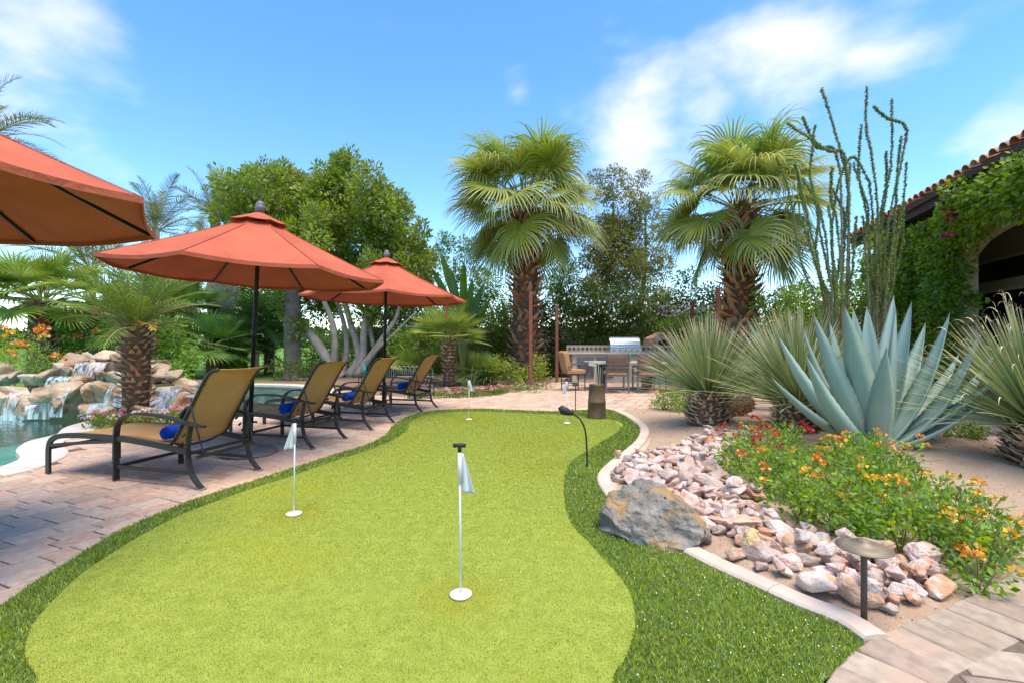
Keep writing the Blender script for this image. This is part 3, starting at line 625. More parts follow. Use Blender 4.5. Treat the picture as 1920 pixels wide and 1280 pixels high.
# ------------------------------------------------------------------ umbrellas
def make_umbrella(x, y, rz, label, strap=False, lean=0):
    root = empty('patio_umbrella', (x, y, .004), rz, label, 'umbrella', 'terracotta umbrellas between the loungers')
    R, zr, zt = 1.40, 2.0, 2.62
    cas = M['cast_iron']
    base = MB().lathe([(.29, 0), (.30, .012), (.285, .03), (.2, .048), (.12, .06), (.075, .085), (.05, .10), (.045, .12)], 40).build('base', cas, root, smooth=True)
    mb = MB()
    for k in range(24):
        a = 2*math.pi*k/24; mb.bar([(.11*math.cos(a), .11*math.sin(a), .066), (.26*math.cos(a+.12), .26*math.sin(a+.12), .042)], .012, .012)
    mb.build('base_ribs', cas, base)
    MB().lathe([(.032, .1), (.032, .40), (.036, .40), (.036, .44), (.030, .45)], 14).build('base_tube', M['bronze_frame'], root, smooth=True)
    k_ = MB().tube([(.03, 0, .35), (.075, 0, .35)], .012, 8).build('clamp_knob', M['bronze_frame'], root)
    pole = MB().lathe([(.024, .40), (.024, 1.30), (.030, 1.30), (.031, 1.36), (.024, 1.37), (.022, 1.98), (.022, 2.64)], 12).build('pole', M['black_pole'], root, smooth=True)
    MB().tube([(.03, 0, 1.33), (.09, 0, 1.33), (.10, 0, 1.30)], .008, 6).build('crank', M['wire_grey'], root)
    MB().lathe([(.03, 2.1), (.05, 2.12), (.05, 2.16), (.03, 2.18)], 12).build('runner', M['black_pole'], root, smooth=True)
    MB().lathe([(.03, 2.60), (.055, 2.61), (.055, 2.64), (.03, 2.66)], 12).build('hub', M['black_pole'], root, smooth=True)
    MB().lathe([(.022, 2.68), (.046, 2.70), (.052, 2.74), (.052, 2.755), (.046, 2.76), (.046, 2.775), (.04, 2.80), (.02, 2.82)], 14).build('finial', M['finial'], root, smooth=True)
    # canopy: eight panels, sagging a little between the ribs, small creases near the rim
    def shell(r0, r1, z0, z1, nr, na, sag, name, crease):
        V = []
        for i in range(nr+1):
            t = i/nr
            for j in range(8*na):
                a = 2*math.pi*j/(8*na); ph = (j % na)/na; e = math.sin(math.pi*ph)
                chord = math.cos(math.pi/8)/math.cos((ph-.5)*math.pi/4)
                r = (r0+(r1-r0)*t)*(1+(chord-1)*1.0)*(1-.012*e*t)
                z = z0+(z1-z0)*(t**.93)-sag*e*math.sin(math.pi*min(t*.75, 1))+crease*mnoise.noise((math.cos(a)*2.1*t+x, math.sin(a)*2.1*t, t*7))*math.sin(math.pi*ph)*t
                V.append((r*math.cos(a), r*math.sin(a), z))
        q = 8*na; F = [(i*q+j, i*q+(j+1) % q, (i+1)*q+(j+1) % q, (i+1)*q+j) for i in range(nr) for j in range(q)]
        o = MB().add(V, F).build(name, M['terracotta_canvas'], root, smooth=True); md = o.modifiers.new('thickness', 'SOLIDIFY'); md.thickness = .004; md.offset = 1
        return o
    can = shell(.17, R, 2.575, zr, 22, 12, .05, 'canopy', .03)
    shell(.045, .30, 2.685, 2.575, 5, 6, .012, 'vent_cap', .006)
    hem = MB()
    for j in range(8):
        a, b = 2*math.pi*j/8, 2*math.pi*(j+1)/8; P = []
        for q in range(9):
            t = q/8; p = Vector((R*math.cos(a), R*math.sin(a), 0)).lerp(Vector((R*math.cos(b), R*math.sin(b), 0)), t)*(1-.012*math.sin(math.pi*t)); P.append((p.x, p.y, zr-.012-.03*math.sin(math.pi*t)))
        hem.bar(P, .006, .035)
    hem.build('hem', M['terracotta_canvas'], can)
    for j in range(8):
        a = 2*math.pi*j/8; c, s = math.cos(a), math.sin(a)
        rz_ = lambda q: 2.575+(zr-2.575)*((q-.17)/(R-.17))**.93-.024
        rib = MB().bar([(.04*c, .04*s, 2.60)]+[(q*c, q*s, rz_(q)) for q in (.19, .35, .6, .85, 1.1, R*.975)], .014, .022).build('rib', M['black_pole'], root)
        MB().bar([(q*c, q*s, rz_(q)+.0275) for q in (.19, .35, .6, .85, 1.1, R*.99)], .014, .004).build('seam', M['terracotta_canvas'], can)
        MB().bar([(.045*c, .045*s, 2.14), (.72*c, .72*s, rz_(.72)-.014)], .012, .02).build('strut', M['grey_frame'], rib)
    if strap:
        MB().bar([(.92, -.86, 2.06), (.935, -.87, 1.9), (.93, -.865, 1.62)], .035, .006, up=(0, 1, 0)).build('tie_strap', M['terracotta_canvas'], root)
    root.rotation_euler = (0, lean, rz)
    return root
make_umbrella(-3.32, 2.28, math.radians(11), 'terracotta umbrella whose dark underside overlaps the next canopy, pole out of view')
make_umbrella(-2.95, 5.42, math.radians(4), 'open terracotta umbrella standing behind the lounger by the curved coping', lean=.045)
make_umbrella(-2.22, 8.35, math.radians(16), 'terracotta umbrella with a tie strap hanging from its rim', strap=True, lean=.02)
# ------------------------------------------------------------------ practice flags
def make_flag(x, y, h, lean, side, label):
    root = empty('practice_flag', (x, y, .02), 0, label, 'golf flag', 'practice flags on the putting green')
    MB().lathe([(.050, -.004), (.054, .004), (.054, .007), (.048, .008), (.012, .009), (.01, .012)], 28).build('cup_disc', M['white_paint'], root, smooth=True)
    top = Vector((lean, 0, h)); z = lambda t: top*t
    MB().tube([z(0), z(.97)], .0055, 8).build('stick', M['white_paint'], root, smooth=True)
    g = MB(); g.tube([z(.945), z(.985)], .009, 8); g.tube([z(.985)+Vector((-.03, 0, 0)), z(.985)+Vector((-.02, 0, .003)), z(.985)+Vector((.02, 0, .003)), z(.985)+Vector((.03, 0, 0))], .0105, 8); g.build('grip', M['rubber'], root, smooth=True)
    MB().tube([z(.735), z(.94)], .0105, 10).build('sleeve', M['flag_cloth'], root, smooth=True)
    # limp pennant hanging beside the stick, with folds
    V = []; nr, nc = 12, 7
    for i in range(nr+1):
        t = i/nr; zz = h*.935-t*h*.255
        for j in range(nc+1):
            u = j/nc; w = .010+.058*t; V.append((lean*.9+side*(.009+u*w), .012*math.sin(u*9+t*2)*t, zz-u*.012*t))
    F = [(i*(nc+1)+j, i*(nc+1)+j+1, (i+1)*(nc+1)+j+1, (i+1)*(nc+1)+j) for i in range(nr) for j in range(nc)]
    o = MB().add(V, F).build('pennant', M['flag_cloth'], root, smooth=True); md = o.modifiers.new('thickness', 'SOLIDIFY'); md.thickness = .0015
    return root
p = G(864, 1122); make_flag(p.x, p.y, .735, -.006, 1, 'white practice flag with a black grip, in the middle of the green')
p = G(551, 968); make_flag(p.x, p.y, .69, .008, -1, 'white practice flag by the green edge next to the loungers')
p = G(879, 788); make_flag(p.x, p.y, .66, .004, 1, 'white practice flag before the pink flower strip')
p = G(1063, 795); make_flag(p.x, p.y, .67, .0, -1, 'white practice flag behind the black bent spotlight')
# ------------------------------------------------------------------ lights, club bin
p = G(1101, 879); root = empty('spotlight', (p.x, p.y, .0), 0, 'black spotlight on a bent pole standing in the turf', 'spotlight')
pp = smoothpath([(0, 0, 0), (-.004, 0, .2), (-.02, 0, .38), (-.07, 0, .49), (-.15, .0, .548)], 6)
MB().tube(pp, .0085, 8).build('pole', M['rubber'], root, smooth=True)
mb = MB(); ax_ = [(-.135, 0, .545), (-.175, 0, .556), (-.20, 0, .565), (-.255, 0, .585), (-.275, 0, .575)]
mb.tube(ax_, [.018, .03, .038, .045, .028], 12); hd = mb.build('lamp_head', M['rubber'], root, smooth=True)
MB().tube([(-.273, 0, .574), (-.277, 0, .573)], .026, 12).build('lens', M['wire_grey'], hd)
p = G(1079, 772); root = empty('stake_light', (p.x, p.y, .0), 0, 'small box light on a thin stake beside the club bin', 'garden light')
MB().tube([(0, 0, 0), (0, 0, .46)], .008, 6).build('stake', M['rubber'], root); MB().box((0, 0, .50), (.10, .06, .075), ch=.01).build('lamp_box', M['dark_bronze'], root)
MB().box((0, -.032, .50), (.08, .006, .05)).build('panel', M['leaf_panel'], root)
p = G(1620, 1165); root = empty('path_light', (p.x, p.y, BH(p.x, p.y)), 0, 'bronze mushroom path light among the pale stones', 'path light')
MB().lathe([(.013, -.03), (.013, .285), (.015, .30), (.024, .325), (.03, .34)], 14).build('stem', M['dark_bronze'], root, smooth=True)
cap = MB().lathe([(.10, .338), (.110, .340), (.110, .343), (.07, .358), (.03, .366), (.029, .371), (.012, .374)], 28).build('cap', M['lamp_bronze'], root, smooth=True)
MB().lathe([(.026, .367), (.027, .374), (.01, .378)], 18).build('cap_button', M['lamp_bronze'], cap, smooth=True)
p = G(1119, 784); root = empty('club_bin', (p.x, p.y, .014), 0, 'rusty brown round bin holding putters on the green', 'bin')
MB().lathe([(.155, 0), (.158, .012), (.152, .02), (.142, .25), (.146, .255), (.146, .27), (.141, .275), (.122, .52), (.126, .535), (.124, .545), (.11, .545), (.11, .5)], 26).build('barrel', M['brown_iron'], root, smooth=True)
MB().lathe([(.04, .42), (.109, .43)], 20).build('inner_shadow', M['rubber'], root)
for k, (bx_, by_, tx, ty, hz) in enumerate([(-.04, .0, -.035, -.03, .80), (-.01, .02, .03, .0, .83), (.02, -.03, .065, .03, .79), (-.02, -.02, .0, .04, .81)]):
    c = empty('putter', (p.x, p.y, .06), 0, ['putter with a pale blade head leaning left in the club bin', 'putter with a raised blade head at the centre of the club bin', 'putter with a dark blade head leaning right in the club bin', 'putter with a grey head at the back of the club bin'][k], 'golf club', 'putters standing in the club bin')
    MB().tube([(bx_, by_, 0), (tx, ty, hz)], .0055, 6).build('shaft', M['club_shaft'], c)
    a = [2.6, .3, -.5, 1.2][k]; h = MB(); d = Vector((math.cos(a), math.sin(a)*.4, .12)); e = Vector((tx, ty, hz+.005)); h.bar([e-d*.02, e+d*.06, e+d*.115], .022, .026); h.build('club_head', M['steel' if k != 2 else 'rubber'], c)
# ------------------------------------------------------------------ outdoor dining and barbecue
def slat_chair(x, y, rz, label):
    root = empty('dining_chair', (x, y, .004), rz, label, 'chair', 'slatted dining chairs at the patio table'); fr = M['grey_frame']
    for s in (-1, 1):
        MB().bar(smoothpath([(s*.27, -.02, 0), (s*.27, .02, .25), (s*.27, .04, .45), (s*.27, -.06, .93)], 4), .035, .04, up=(0, 1, 0)).build('rear_leg', fr, root)
        MB().bar(smoothpath([(s*.27, .50, 0), (s*.27, .50, .45), (s*.27, .44, .63), (s*.27, .1, .64)], 4), .035, .035, up=(0, 1, 0)).build('front_leg', fr, root)
    for z in (.12, .42): MB().bar([(-.27, .0, z), (.27, .0, z)], .03, .03).build('cross_bar', fr, root)
    for k in range(5):
        z = .53+k*.095; MB().box((0, .02-(z-.45)*.2-.0, z), (.50, .014, .04)).build('back_slat', fr, root)
    c = MB().box((0, .25, .475), (.5, .5, .09), ch=.03).build('seat_cushion', M['cushion'], root)
    b = MB().box((0, .055, .715), (.5, .085, .44), Matrix.Rotation(math.radians(11), 3, 'X'), ch=.03).build('back_cushion', M['cushion'], root)
    for o in (c, b): md = o.modifiers.new('round', 'BEVEL'); md.width = .025; md.segments = 3
    return root
slat_chair(2.56, 11.75, 0, 'slatted grey dining chair with tan cushions seen through the club shafts')
slat_chair(3.33, 11.75, 0, 'slatted grey dining chair with tan cushions beside the spiky tuft plant')
def club_chair(x, y, rz, label):
    root = empty('cushioned_armchair', (x, y, .004), rz, label, 'chair', 'bar-height cushioned armchairs'); fr = M['bronze_frame']
    for s in (-1, 1):
        for yy in (-.2, .26): MB().tube([(s*.25, yy, 0), (s*.25, yy, .42)], .014, 6).build('leg', fr, root)
        MB().tube(smoothpath([(s*.27, .28, .42), (s*.29, .33, .55), (s*.29, .25, .65), (s*.29, .0, .66), (s*.28, -.2, .60)], 4), .014, 6).build('arm', fr, root)
        MB().tube([(s*.25, -.2, .15), (s*.25, .26, .15)], .01, 6).build('stretcher', fr, root)
    MB().box((0, .03, .41), (.52, .52, .03)).build('seat_frame', fr, root)
    c = MB().box((0, .05, .48), (.5, .5, .12), ch=.03).build('seat_cushion', M['cushion'], root)
    b = MB().box((0, -.20, .76), (.5, .14, .5), Matrix.Rotation(math.radians(12), 3, 'X'), ch=.04).build('back_cushion', M['cushion'], root)
    for o in (c, b): md = o.modifiers.new('round', 'BEVEL'); md.width = .035; md.segments = 3
    return root
club_chair(1.55, 12.5, math.radians(-78), 'tan cushioned armchair at the table end, beside the rust post')
club_chair(4.25, 12.2, math.radians(40), 'dark framed armchair mostly hidden behind the spiky tuft plant')
root = empty('dining_table', (2.95, 12.75, .004), 0, 'stone-topped dining table behind the slatted chairs', 'table')
MB().box((0, 0, .70), (2.0, 1.0, .045), ch=.01).build('table_top', M['tile_cream'], root)
for sx in (-.6, .6):
    MB().box((sx, 0, .34), (.12, .6, .66)).build('pedestal', M['bronze_frame'], root)
tag(MB().lathe([(.036, 0), (.036, .16), (.03, .2), (.014, .25), (.014, .3), (.0155, .3), (.0155, .315)], 14).build('bottle', M['bottle_glass'], smooth=True, loc=(3.02, 12.45, .727)), 'green glass bottle standing on the dining table', 'bottle')
tag(MB().lathe([(.006, 0), (.03, .01), (.042, .035), (.03, .06), (.006, .072)], 12).build('lemon', M['lemon'], smooth=True, loc=(2.93, 12.4, .727)), 'yellow lemon beside the bottle on the dining table', 'lemon')
tag(MB().lathe([(.06, 0), (.10, .012), (.13, .02), (.132, .024), (.06, .008)], 22).build('plate', M['white_paint'], smooth=True, loc=(2.05, 12.5, .727)), 'white plate at the table end by the cushioned armchair', 'plate')
# barbecue island
root = empty('barbecue_island', (3.6, 15.2, 0), 0, 'tan barbecue counter with diamond tiled splashback', 'barbecue')
MB().box((0, 0, .43), (3.5, .75, .86)).build('cabinet', M['stucco_tan'], root)
MB().box((0, -.02, .885), (3.75, .86, .05), ch=.01).build('countertop', M['counter_stone'], root)
MB().box((0, .36, 1.02), (3.7, .06, .22)).build('splashback', M['tile_cream'], root)
for k in range(26):
    x = -1.75+k*.14
    if -.62 < x < .38: continue
    MB().box((x, .326, 1.02), (.085, .012, .085), Matrix.Rotation(math.pi/4, 3, 'Y')).build('diamond_tile', M['tile_brown'], root)
for x in (-1.35, -.75, .55, 1.15): 
    d = MB().box((x, -.385, .45), (.52, .03, .62)).build('door_panel', M['dark_steel'], root); MB().tube([(x+.2, -.42, .35), (x+.2, -.42, .55)], .012, 6).build('handle', M['steel'], d)
g = empty('gas_grill', (3.48, 15.1, .911), 0, 'stainless grill with a rounded hood on the tiled counter', 'grill')
MB().box((0, 0, .07), (.95, .6, .14)).build('fire_box', M['steel'], g)
V = []; 
for xx in (-.46, .46): V += [(xx, .28*math.cos(a), .15+.33*math.sin(a)) for a in [math.pi*k/10 for k in range(11)]]
MB().add(V, [(k, k+1, 12+k, 11+k) for k in range(10)]+[tuple(range(11)), tuple(reversed(range(11, 22)))]).build('hood', M['steel'], g, smooth=False)
MB().tube([(-.38, -.31, .24), (.38, -.31, .24)], .015, 8).build('hood_handle', M['steel'], g)
for k in range(5): MB().tube([(-.36+k*.18, -.30, .07), (-.36+k*.18, -.34, .07)], .025, 10).build('knob', M['dark_steel'], g)
o = empty('pizza_oven', (5.0, 16.3, 0), 0, 'stone-faced oven with a gabled top behind the counter', 'oven')
MB().box((0, 0, .5), (1.1, .9, 1.0)).build('plinth', M['stucco_tan'], o)
MB().add([(-.5, -.45, 1.0), (.5, -.45, 1.0), (.42, -.45, 1.35), (0, -.45, 1.55), (-.42, -.45, 1.35), (-.5, .45, 1.0), (.5, .45, 1.0), (.42, .45, 1.35), (0, .45, 1.55), (-.42, .45, 1.35)], [(0, 1, 2, 3, 4), (9, 8, 7, 6, 5), (0, 5, 6, 1), (1, 6, 7, 2), (2, 7, 8, 3), (3, 8, 9, 4), (4, 9, 5, 0)]).build('oven_head', M['rust_stone'], o)
MB().add([(-.26, -.453, 1.02)]+[(.26*math.cos(a), -.453, 1.1+.22*math.sin(a)) for a in [math.pi*k/8 for k in range(9)]][::-1]+[(.26, -.453, 1.02)], [tuple(range(11))]).build('oven_mouth', M['rubber'], o)
# rust-red posts with wires and strings of bulbs
posts = []
for px, py, top, w, lb in ((995, 731, 547, .085, 'rust-red post standing against the thick palm trunk'), (1044, 716, 572, .09, 'rust-red post between the hedge and the cushioned armchair')):
    p = G(px, py); h = at(px, top, p.y).z; o = MB().box((0, 0, h/2), (w, w, h), ch=.01).build('rust_post', M['post_red'], loc=(p.x, p.y, 0)); tag(o, lb, 'post', 'rust-red light posts'); posts.append(Vector((p.x, p.y, h)))
pr = []
for px, py, d, lb in ((1298, 565, 15.0, 'rust-red post by the dark trunk of the second palm'), (1346, 540, 12.6, 'rust-red post leaning beside the palm trunk above the tuft plants')):
    q = at(px, py, d); o = MB().box((0, 0, q.z/2), (.085, .085, q.z), ch=.01).build('rust_post', M['post_red'], loc=(q.x, q.y, 0)); tag(o, lb, 'post', 'rust-red light posts'); pr.append(q)
bulbm = bpy.data.meshes.new('bulb'); b_ = MB().lathe([(.004, .035), (.012, .02), (.024, 0), (.022, -.018), (.008, -.032)], 8); bulbm = b_.mesh(); bulbm.materials.append(M['bulb_glass'])
def light_string(a, b, sags, nb, label):
    root = empty('light_string', a, 0, label, 'light string', 'bulb strings over the dining patio'); pts = []
    for k in range(len(sags)):
        for j in range(8):
            t = (k+j/8)/len(sags); u = j/8; p = a.lerp(b, t); pts.append(p-a-Vector((0, 0, sags[k]*4*u*(1-u))))
    pts.append(b-a); MB().tube(pts, .007, 5).build('cable', M['rubber'], root)
    for k in range(nb):
        t = (k+.5)/nb*(len(pts)-1); i = int(t); p = pts[i].lerp(pts[min(i+1, len(pts)-1)], t-i)
        o = bpy.data.objects.new('bulb', bulbm); COL.objects.link(o); o.parent = root; o.location = p-Vector((0, 0, .04))
wz = Vector((0, 0, -.05))
light_string(posts[1]+wz, pr[0]+wz, [.42, .5, .35], 34, 'string of small bulbs swagged from the inner post towards the far palm')
light_string(posts[0]+wz, pr[1]+Vector((0, 0, -.3)), [.12], 14, 'nearly straight bulb cable tied to the post by the palm trunk')
# ------------------------------------------------------------------ small things by the pool
p = Vector((-4.62, 7.25, .003)); root = empty('side_table', p, 0, 'small round glass-topped side table beyond the first lounger', 'side table')
MB().lathe([(.22, .43), (.235, .437), (.235, .447), (.22, .45)], 24).build('table_top', M['wire_grey'], root, smooth=True)
for k in range(3):
    a = 2.1*k; MB().tube([(.2*math.cos(a), .2*math.sin(a), 0), (.13*math.cos(a), .13*math.sin(a), .25), (.19*math.cos(a), .19*math.sin(a), .43)], .01, 6).build('leg', M['bronze_frame'], root)
q = at(683, 706, 10.6); root = empty('side_table', (q.x, q.y, .003), 0, 'small dark side table carrying the teal bottle', 'side table')
MB().lathe([(.2, .50), (.215, .507), (.215, .517), (.2, .52)], 20).build('table_top', M['bronze_frame'], root, smooth=True)
for k in range(3): 
    a = 2.1*k+.5; MB().tube([(.18*math.cos(a), .18*math.sin(a), 0), (.17*math.cos(a), .17*math.sin(a), .5)], .01, 6).build('leg', M['bronze_frame'], root)
tag(MB().lathe([(.038, 0), (.04, .14), (.03, .18), (.014, .24), (.014, .29), (.018, .29), (.018, .32)], 14).build('bottle', M['bottle_glass'], smooth=True, loc=(q.x, q.y, .523)), 'teal glass bottle on the small table among the loungers', 'bottle')
# looped wire fence in the planting bed
root = empty('wire_fence', (-3.2, 12.9, -.02), 0, 'low looped wire border fence before the tree trunks', 'fence')
for k in range(14):
    x = -.5+k*.115; MB().tube(smoothpath([(x-.09, 0, 0), (x-.09, 0, .42), (x-.06, .0, .56), (x, 0, .62), (x+.06, 0, .56), (x+.09, 0, .42), (x+.09, 0, 0)], 3), .006, 5).build('loop', M['wire_grey'], root)
for z in (.12, .34): MB().tube([(-.62, 0, z), (1.12, 0, z)], .006, 5).build('rail', M['wire_grey'], root)
# ------------------------------------------------------------------ rocks
STONES = [rock_mesh(s, 13+s % 6, 1, .035, (1, .8+.05*(s % 4), .62+.05*(s % 3))) for s in range(14)]
for me in STONES: me.materials.append(M['stone'])
RUST = [rock_mesh(100+s, 14, 1, .035, (1, .8, .65)) for s in range(4)]
for me in RUST: me.materials.append(M['rust_stone'])
rb = link('dry_creek', fill([GP([(1150,895),(1180,850),(1260,838),(1330,822),(1420,830),(1360,850),(1345,885),(1400,930),(1480,985),(1560,1010),(1660,1050),(1790,1075),(1775,1130),(1690,1160),(1560,1140),(1450,1085),(1330,1035),(1290,950)])], -.022), M['granite']); tag(rb, kind='structure')
creek = [(p.x, p.y) for p in GP([(1150,900),(1175,858),(1250,842),(1330,824),(1420,832),(1362,852),(1350,890),(1405,935),(1480,990),(1560,1015),(1655,1052),(1780,1075),(1765,1125),(1670,1152),(1560,1128),(1450,1080),(1345,1035),(1290,955)])]
rr = random.Random(11); placed = []
def place_stone(x, y, s, z, me):
    o = bpy.data.objects.new('stone', me); COL.objects.link(o); o.parent = rb
    o.location = (x, y, z); o.rotation_euler = (rr.uniform(-.5, .5), rr.uniform(-.5, .5), rr.uniform(0, 6.28)); o.scale = (s*rr.uniform(.9, 1.3), s*rr.uniform(.8, 1.05), s*rr.uniform(.75, 1.1))
xs_ = [p[0] for p in creek]; ys_ = [p[1] for p in creek]; tries = 0
bc = Vector((.95, 3.02))
while len(placed) < 285 and tries < 30000:
    tries += 1; x, y = rr.uniform(min(xs_), max(xs_)), rr.uniform(min(ys_), max(ys_))
    if not in_poly([(x, y)], creek)[0]: continue
    if ((x-bc.x)/.42)**2+((y-bc.y)/.30)**2 < 1: continue
    big = rr.random(); s = (.165+.08*rr.random()) if big < .42 else (.11+.05*rr.random())
    s *= 1.0 if y < 4.5 else 1.1
    if len(placed) > 170: s = .085+.04*rr.random()
    lay_ = 0
    ok = True
    for (a, b, q) in placed:
        d = math.hypot(a-x, b-y)
        if d < (q+s)*.34: ok = False; break
    if not ok: continue
    placed.append((x, y, s)); place_stone(x, y, s, BH(x, y)+s*.20, rr.choice(RUST) if rr.random() < .34 else rr.choice(STONES))
# second layer: stones lying on the others
for k in range(70):
    x, y, s = rr.choice(placed[:140]); place_stone(x+rr.uniform(-.05, .05), y+rr.uniform(-.05, .05), .08+.07*rr.random(), BH(x, y)+s*.5, rr.choice(STONES))
def big_rock(name, seed, loc, scale, rz, m, label, cat='rock', n=18, sub=3, rough=.07, flat=(1, .8, .7), group=None, tilt=(0, 0)):
    me = rock_mesh(seed, n, sub, rough, flat); o = link(name, me, M[m], loc=loc, rot=(tilt[0], tilt[1], rz)); o.scale = scale; tag(o, label, cat, group); return o
bm = bmesh.new()
for px, py, Y in ((1122,992,3.15),(1133,940,3.2),(1165,962,3.06),(1300,1040,2.80),(1334,1002,2.88),(1300,955,2.95),(1225,1024,2.88),(1160,1003,3.02),(1250,925,3.08),(1185,896,3.36),(1238,903,3.36),(1150,912,3.55),(1265,925,3.52),(1328,980,3.25)): bm.verts.new(at(px, py, Y))
for x, y in ((.6, 3.5), (1.1, 3.5), (1.25, 3.1), (.62, 3.1), (1.0, 2.86)): bm.verts.new((x, y, -.08))
bmesh.ops.convex_hull(bm, input=bm.verts); bmesh.ops.delete(bm, geom=[v for v in bm.verts if not v.link_faces], context='VERTS')
bmesh.ops.bevel(bm, geom=bm.edges[:], offset=.018, segments=1, affect='EDGES', clamp_overlap=True); bmesh.ops.triangulate(bm, faces=bm.faces)
for _ in range(4): bmesh.ops.subdivide_edges(bm, edges=[e for e in bm.edges if e.calc_length() > .028], cuts=1); bmesh.ops.triangulate(bm, faces=bm.faces)
bm.normal_update()
for v in bm.verts:
    p = v.co; a = mnoise.fractal(p*7, 1, 2, 4); c = abs(mnoise.noise(Vector((p.x*5+p.z*9, p.y*5, p.z*11)))); v.co = p+v.normal*(a*.03-c*.05+mnoise.noise(p*26)*.008)
me = bpy.data.meshes.new('m'); bm.to_mesh(me); bm.free(); tag(link('boulder', me, M['boulder']), 'big dark grey boulder with rust-orange stains at the turf edge', 'boulder')
q = G(1425, 1055); big_rock('yellow_rock', 21, (q.x, q.y+.06, .10), (.22, .19, .2), .3, 'yellow_stone', 'yellow rock among the pale stones near the dark boulder')
q = G(1395, 1010); big_rock('banded_rock', 33, (q.x, q.y+.1, .08), (.34, .2, .15), -.2, 'rust_stone', 'flat pink banded rock behind the yellow rock')
q = G(1735, 1105); big_rock('tan_rock', 24, (q.x, q.y+.04, .09), (.18, .16, .19), .9, 'rust_stone', 'rounded orange-tan rock beside the paver corner')
q = G(1755, 1082); big_rock('pink_rock', 25, (q.x+.02, q.y+.10, .09), (.22, .18, .20), .2, 'stone', 'pale pink rock under the lantana by the paver corner')
q = G(1630, 1150); big_rock('white_rock', 26, (q.x+.03, q.y+.06, .08), (.2, .17, .2), 2.2, 'stone', 'whitish rock right behind the mushroom path light')
q = G(1640, 1060); big_rock('red_rock', 28, (q.x, q.y+.06, .09), (.3, .17, .17), -.25, 'rust_stone', 'long red-brown rock under the path light cap')
q = G(1160, 866); big_rock('curb_rock', 29, (q.x+.0, q.y+.03, .09), (.10, .09, .12), .3, 'rust_stone', 'small upright reddish rock sitting on the concrete edging')
q = G(1885, 850); big_rock('flat_rock', 41, (q.x, q.y, BH(q.x, q.y)+.05), (.75, .5, .25), .2, 'stone', 'flat grey rock beside the spiky plant at the house path', flat=(1, .8, .5))
# ------------------------------------------------------------------ rock waterfall in the pool
root = empty('rock_waterfall', (-7.8, 9.2, -.4), 0, 'tiered rock waterfall spilling into the pool', 'waterfall')
FR = [rock_mesh(200+s, 11, 2, .035, (1, .8, .85)) for s in range(9)]
for me in FR: me.materials.append(M['fall_rock'])
def fr_(px, py, Y, s, z=None, sc=(1, 1, 1), m=None):
    q = at(px, py, Y); o = bpy.data.objects.new('rock', rr.choice(FR)); COL.objects.link(o); o.parent = root
    o.location = (q.x-root.location.x, q.y-root.location.y, q.z-root.location.z); o.rotation_euler = (rr.uniform(-.12, .12), rr.uniform(-.12, .12), rr.uniform(-.5, .5)); o.scale = (s*1.25, s*.95, s*.82)
# front tier: a row of large blocks standing in the water
for px, py, Y, s in ((8,762,8.3,.62),(50,758,8.35,.60),(25,735,8.5,.55),(85,742,8.4,.55),(125,735,8.5,.70),(105,765,8.3,.5),(165,738,8.6,.62),(190,733,8.6,.66),(160,765,8.4,.4),(215,752,8.6,.5),(232,735,8.7,.6),(270,738,8.9,.6),(300,735,9.0,.62),(330,742,9.0,.62),(352,735,9.1,.42),(285,755,8.8,.5),(320,765,8.8,.42),(-30,750,8.2,.8),(-70,745,8.1,.8)): fr_(px, py, Y, s)
# second tier and crown
for px, py, Y, s in ((60,708,9.3,.45),(85,702,9.3,.5),(120,698,9.5,.4),(185,705,9.6,.42),(215,708,9.6,.5),(240,705,9.6,.4),(130,678,9.9,.75),(118,690,9.7,.5),(165,672,10.3,.5),(200,668,10.3,.55),(225,672,10.2,.45),(300,700,9.8,.55),(325,705,9.8,.45),(290,690,10.0,.5),(345,720,9.6,.5),(0,715,9.2,.5),(20,705,9.4,.5),(-20,700,9.4,.8),(160,690,10.0,.6),(260,690,10.0,.6),(150,715,9.5,.45),(270,712,9.6,.4)): fr_(px, py, Y, s)
MB().box((-.1, 1.0, .35), (3.0, 1.2, .9)).build('core', M['soil'], root)
MB().box((-.35, 1.3, .66), (1.1, .5, 1.15)).build('core', M['fall_rock'], root)
b1 = [at(x, y, d) for x, y, d in ((0,722,9.0),(120,714,9.0),(250,716,9.1),(345,722,9.3),(330,716,9.8),(200,706,10.0),(0,712,9.8))]; zb = .50
MB().add([(p.x-root.location.x, p.y-root.location.y, zb-root.location.z) for p in b1], [tuple(range(7))]).build('basin_water', M['basin_water'], root)
def fall(px0, px1, ytop, Yt, h, out, n=5):
    """a sheet of falling water that leaves the lip and drops"""
    a, b = at(px0, ytop, Yt), at(px1, ytop, Yt); V = []; nc = 10
    for i in range(n+4):
        t = i/(n+3)
        for j in range(nc+1):
            u = j/nc; p = a.lerp(b, u); wob = .03*mnoise.noise((u*7, t*2, px0)); V.append((p.x-root.location.x, p.y-root.location.y-out*(t**.6)+wob, p.z-root.location.z-h*t*t-.01*t+wob*.3))
    MB().add(V, [(i*(nc+1)+j, i*(nc+1)+j+1, (i+1)*(nc+1)+j+1, (i+1)*(nc+1)+j) for i in range(n+3) for j in range(nc)]).build('falling_water', M['falling_water'], root, smooth=True)
fall(152, 208, 678, 9.85, .32, .22); fall(90, 118, 722, 8.55, .55, .25); fall(75, 90, 727, 8.5, .5, .2); fall(122, 146, 722, 8.5, .5, .3); fall(212, 222, 722, 8.6, .55, .25); fall(55, 72, 758, 8.2, .22, .12)
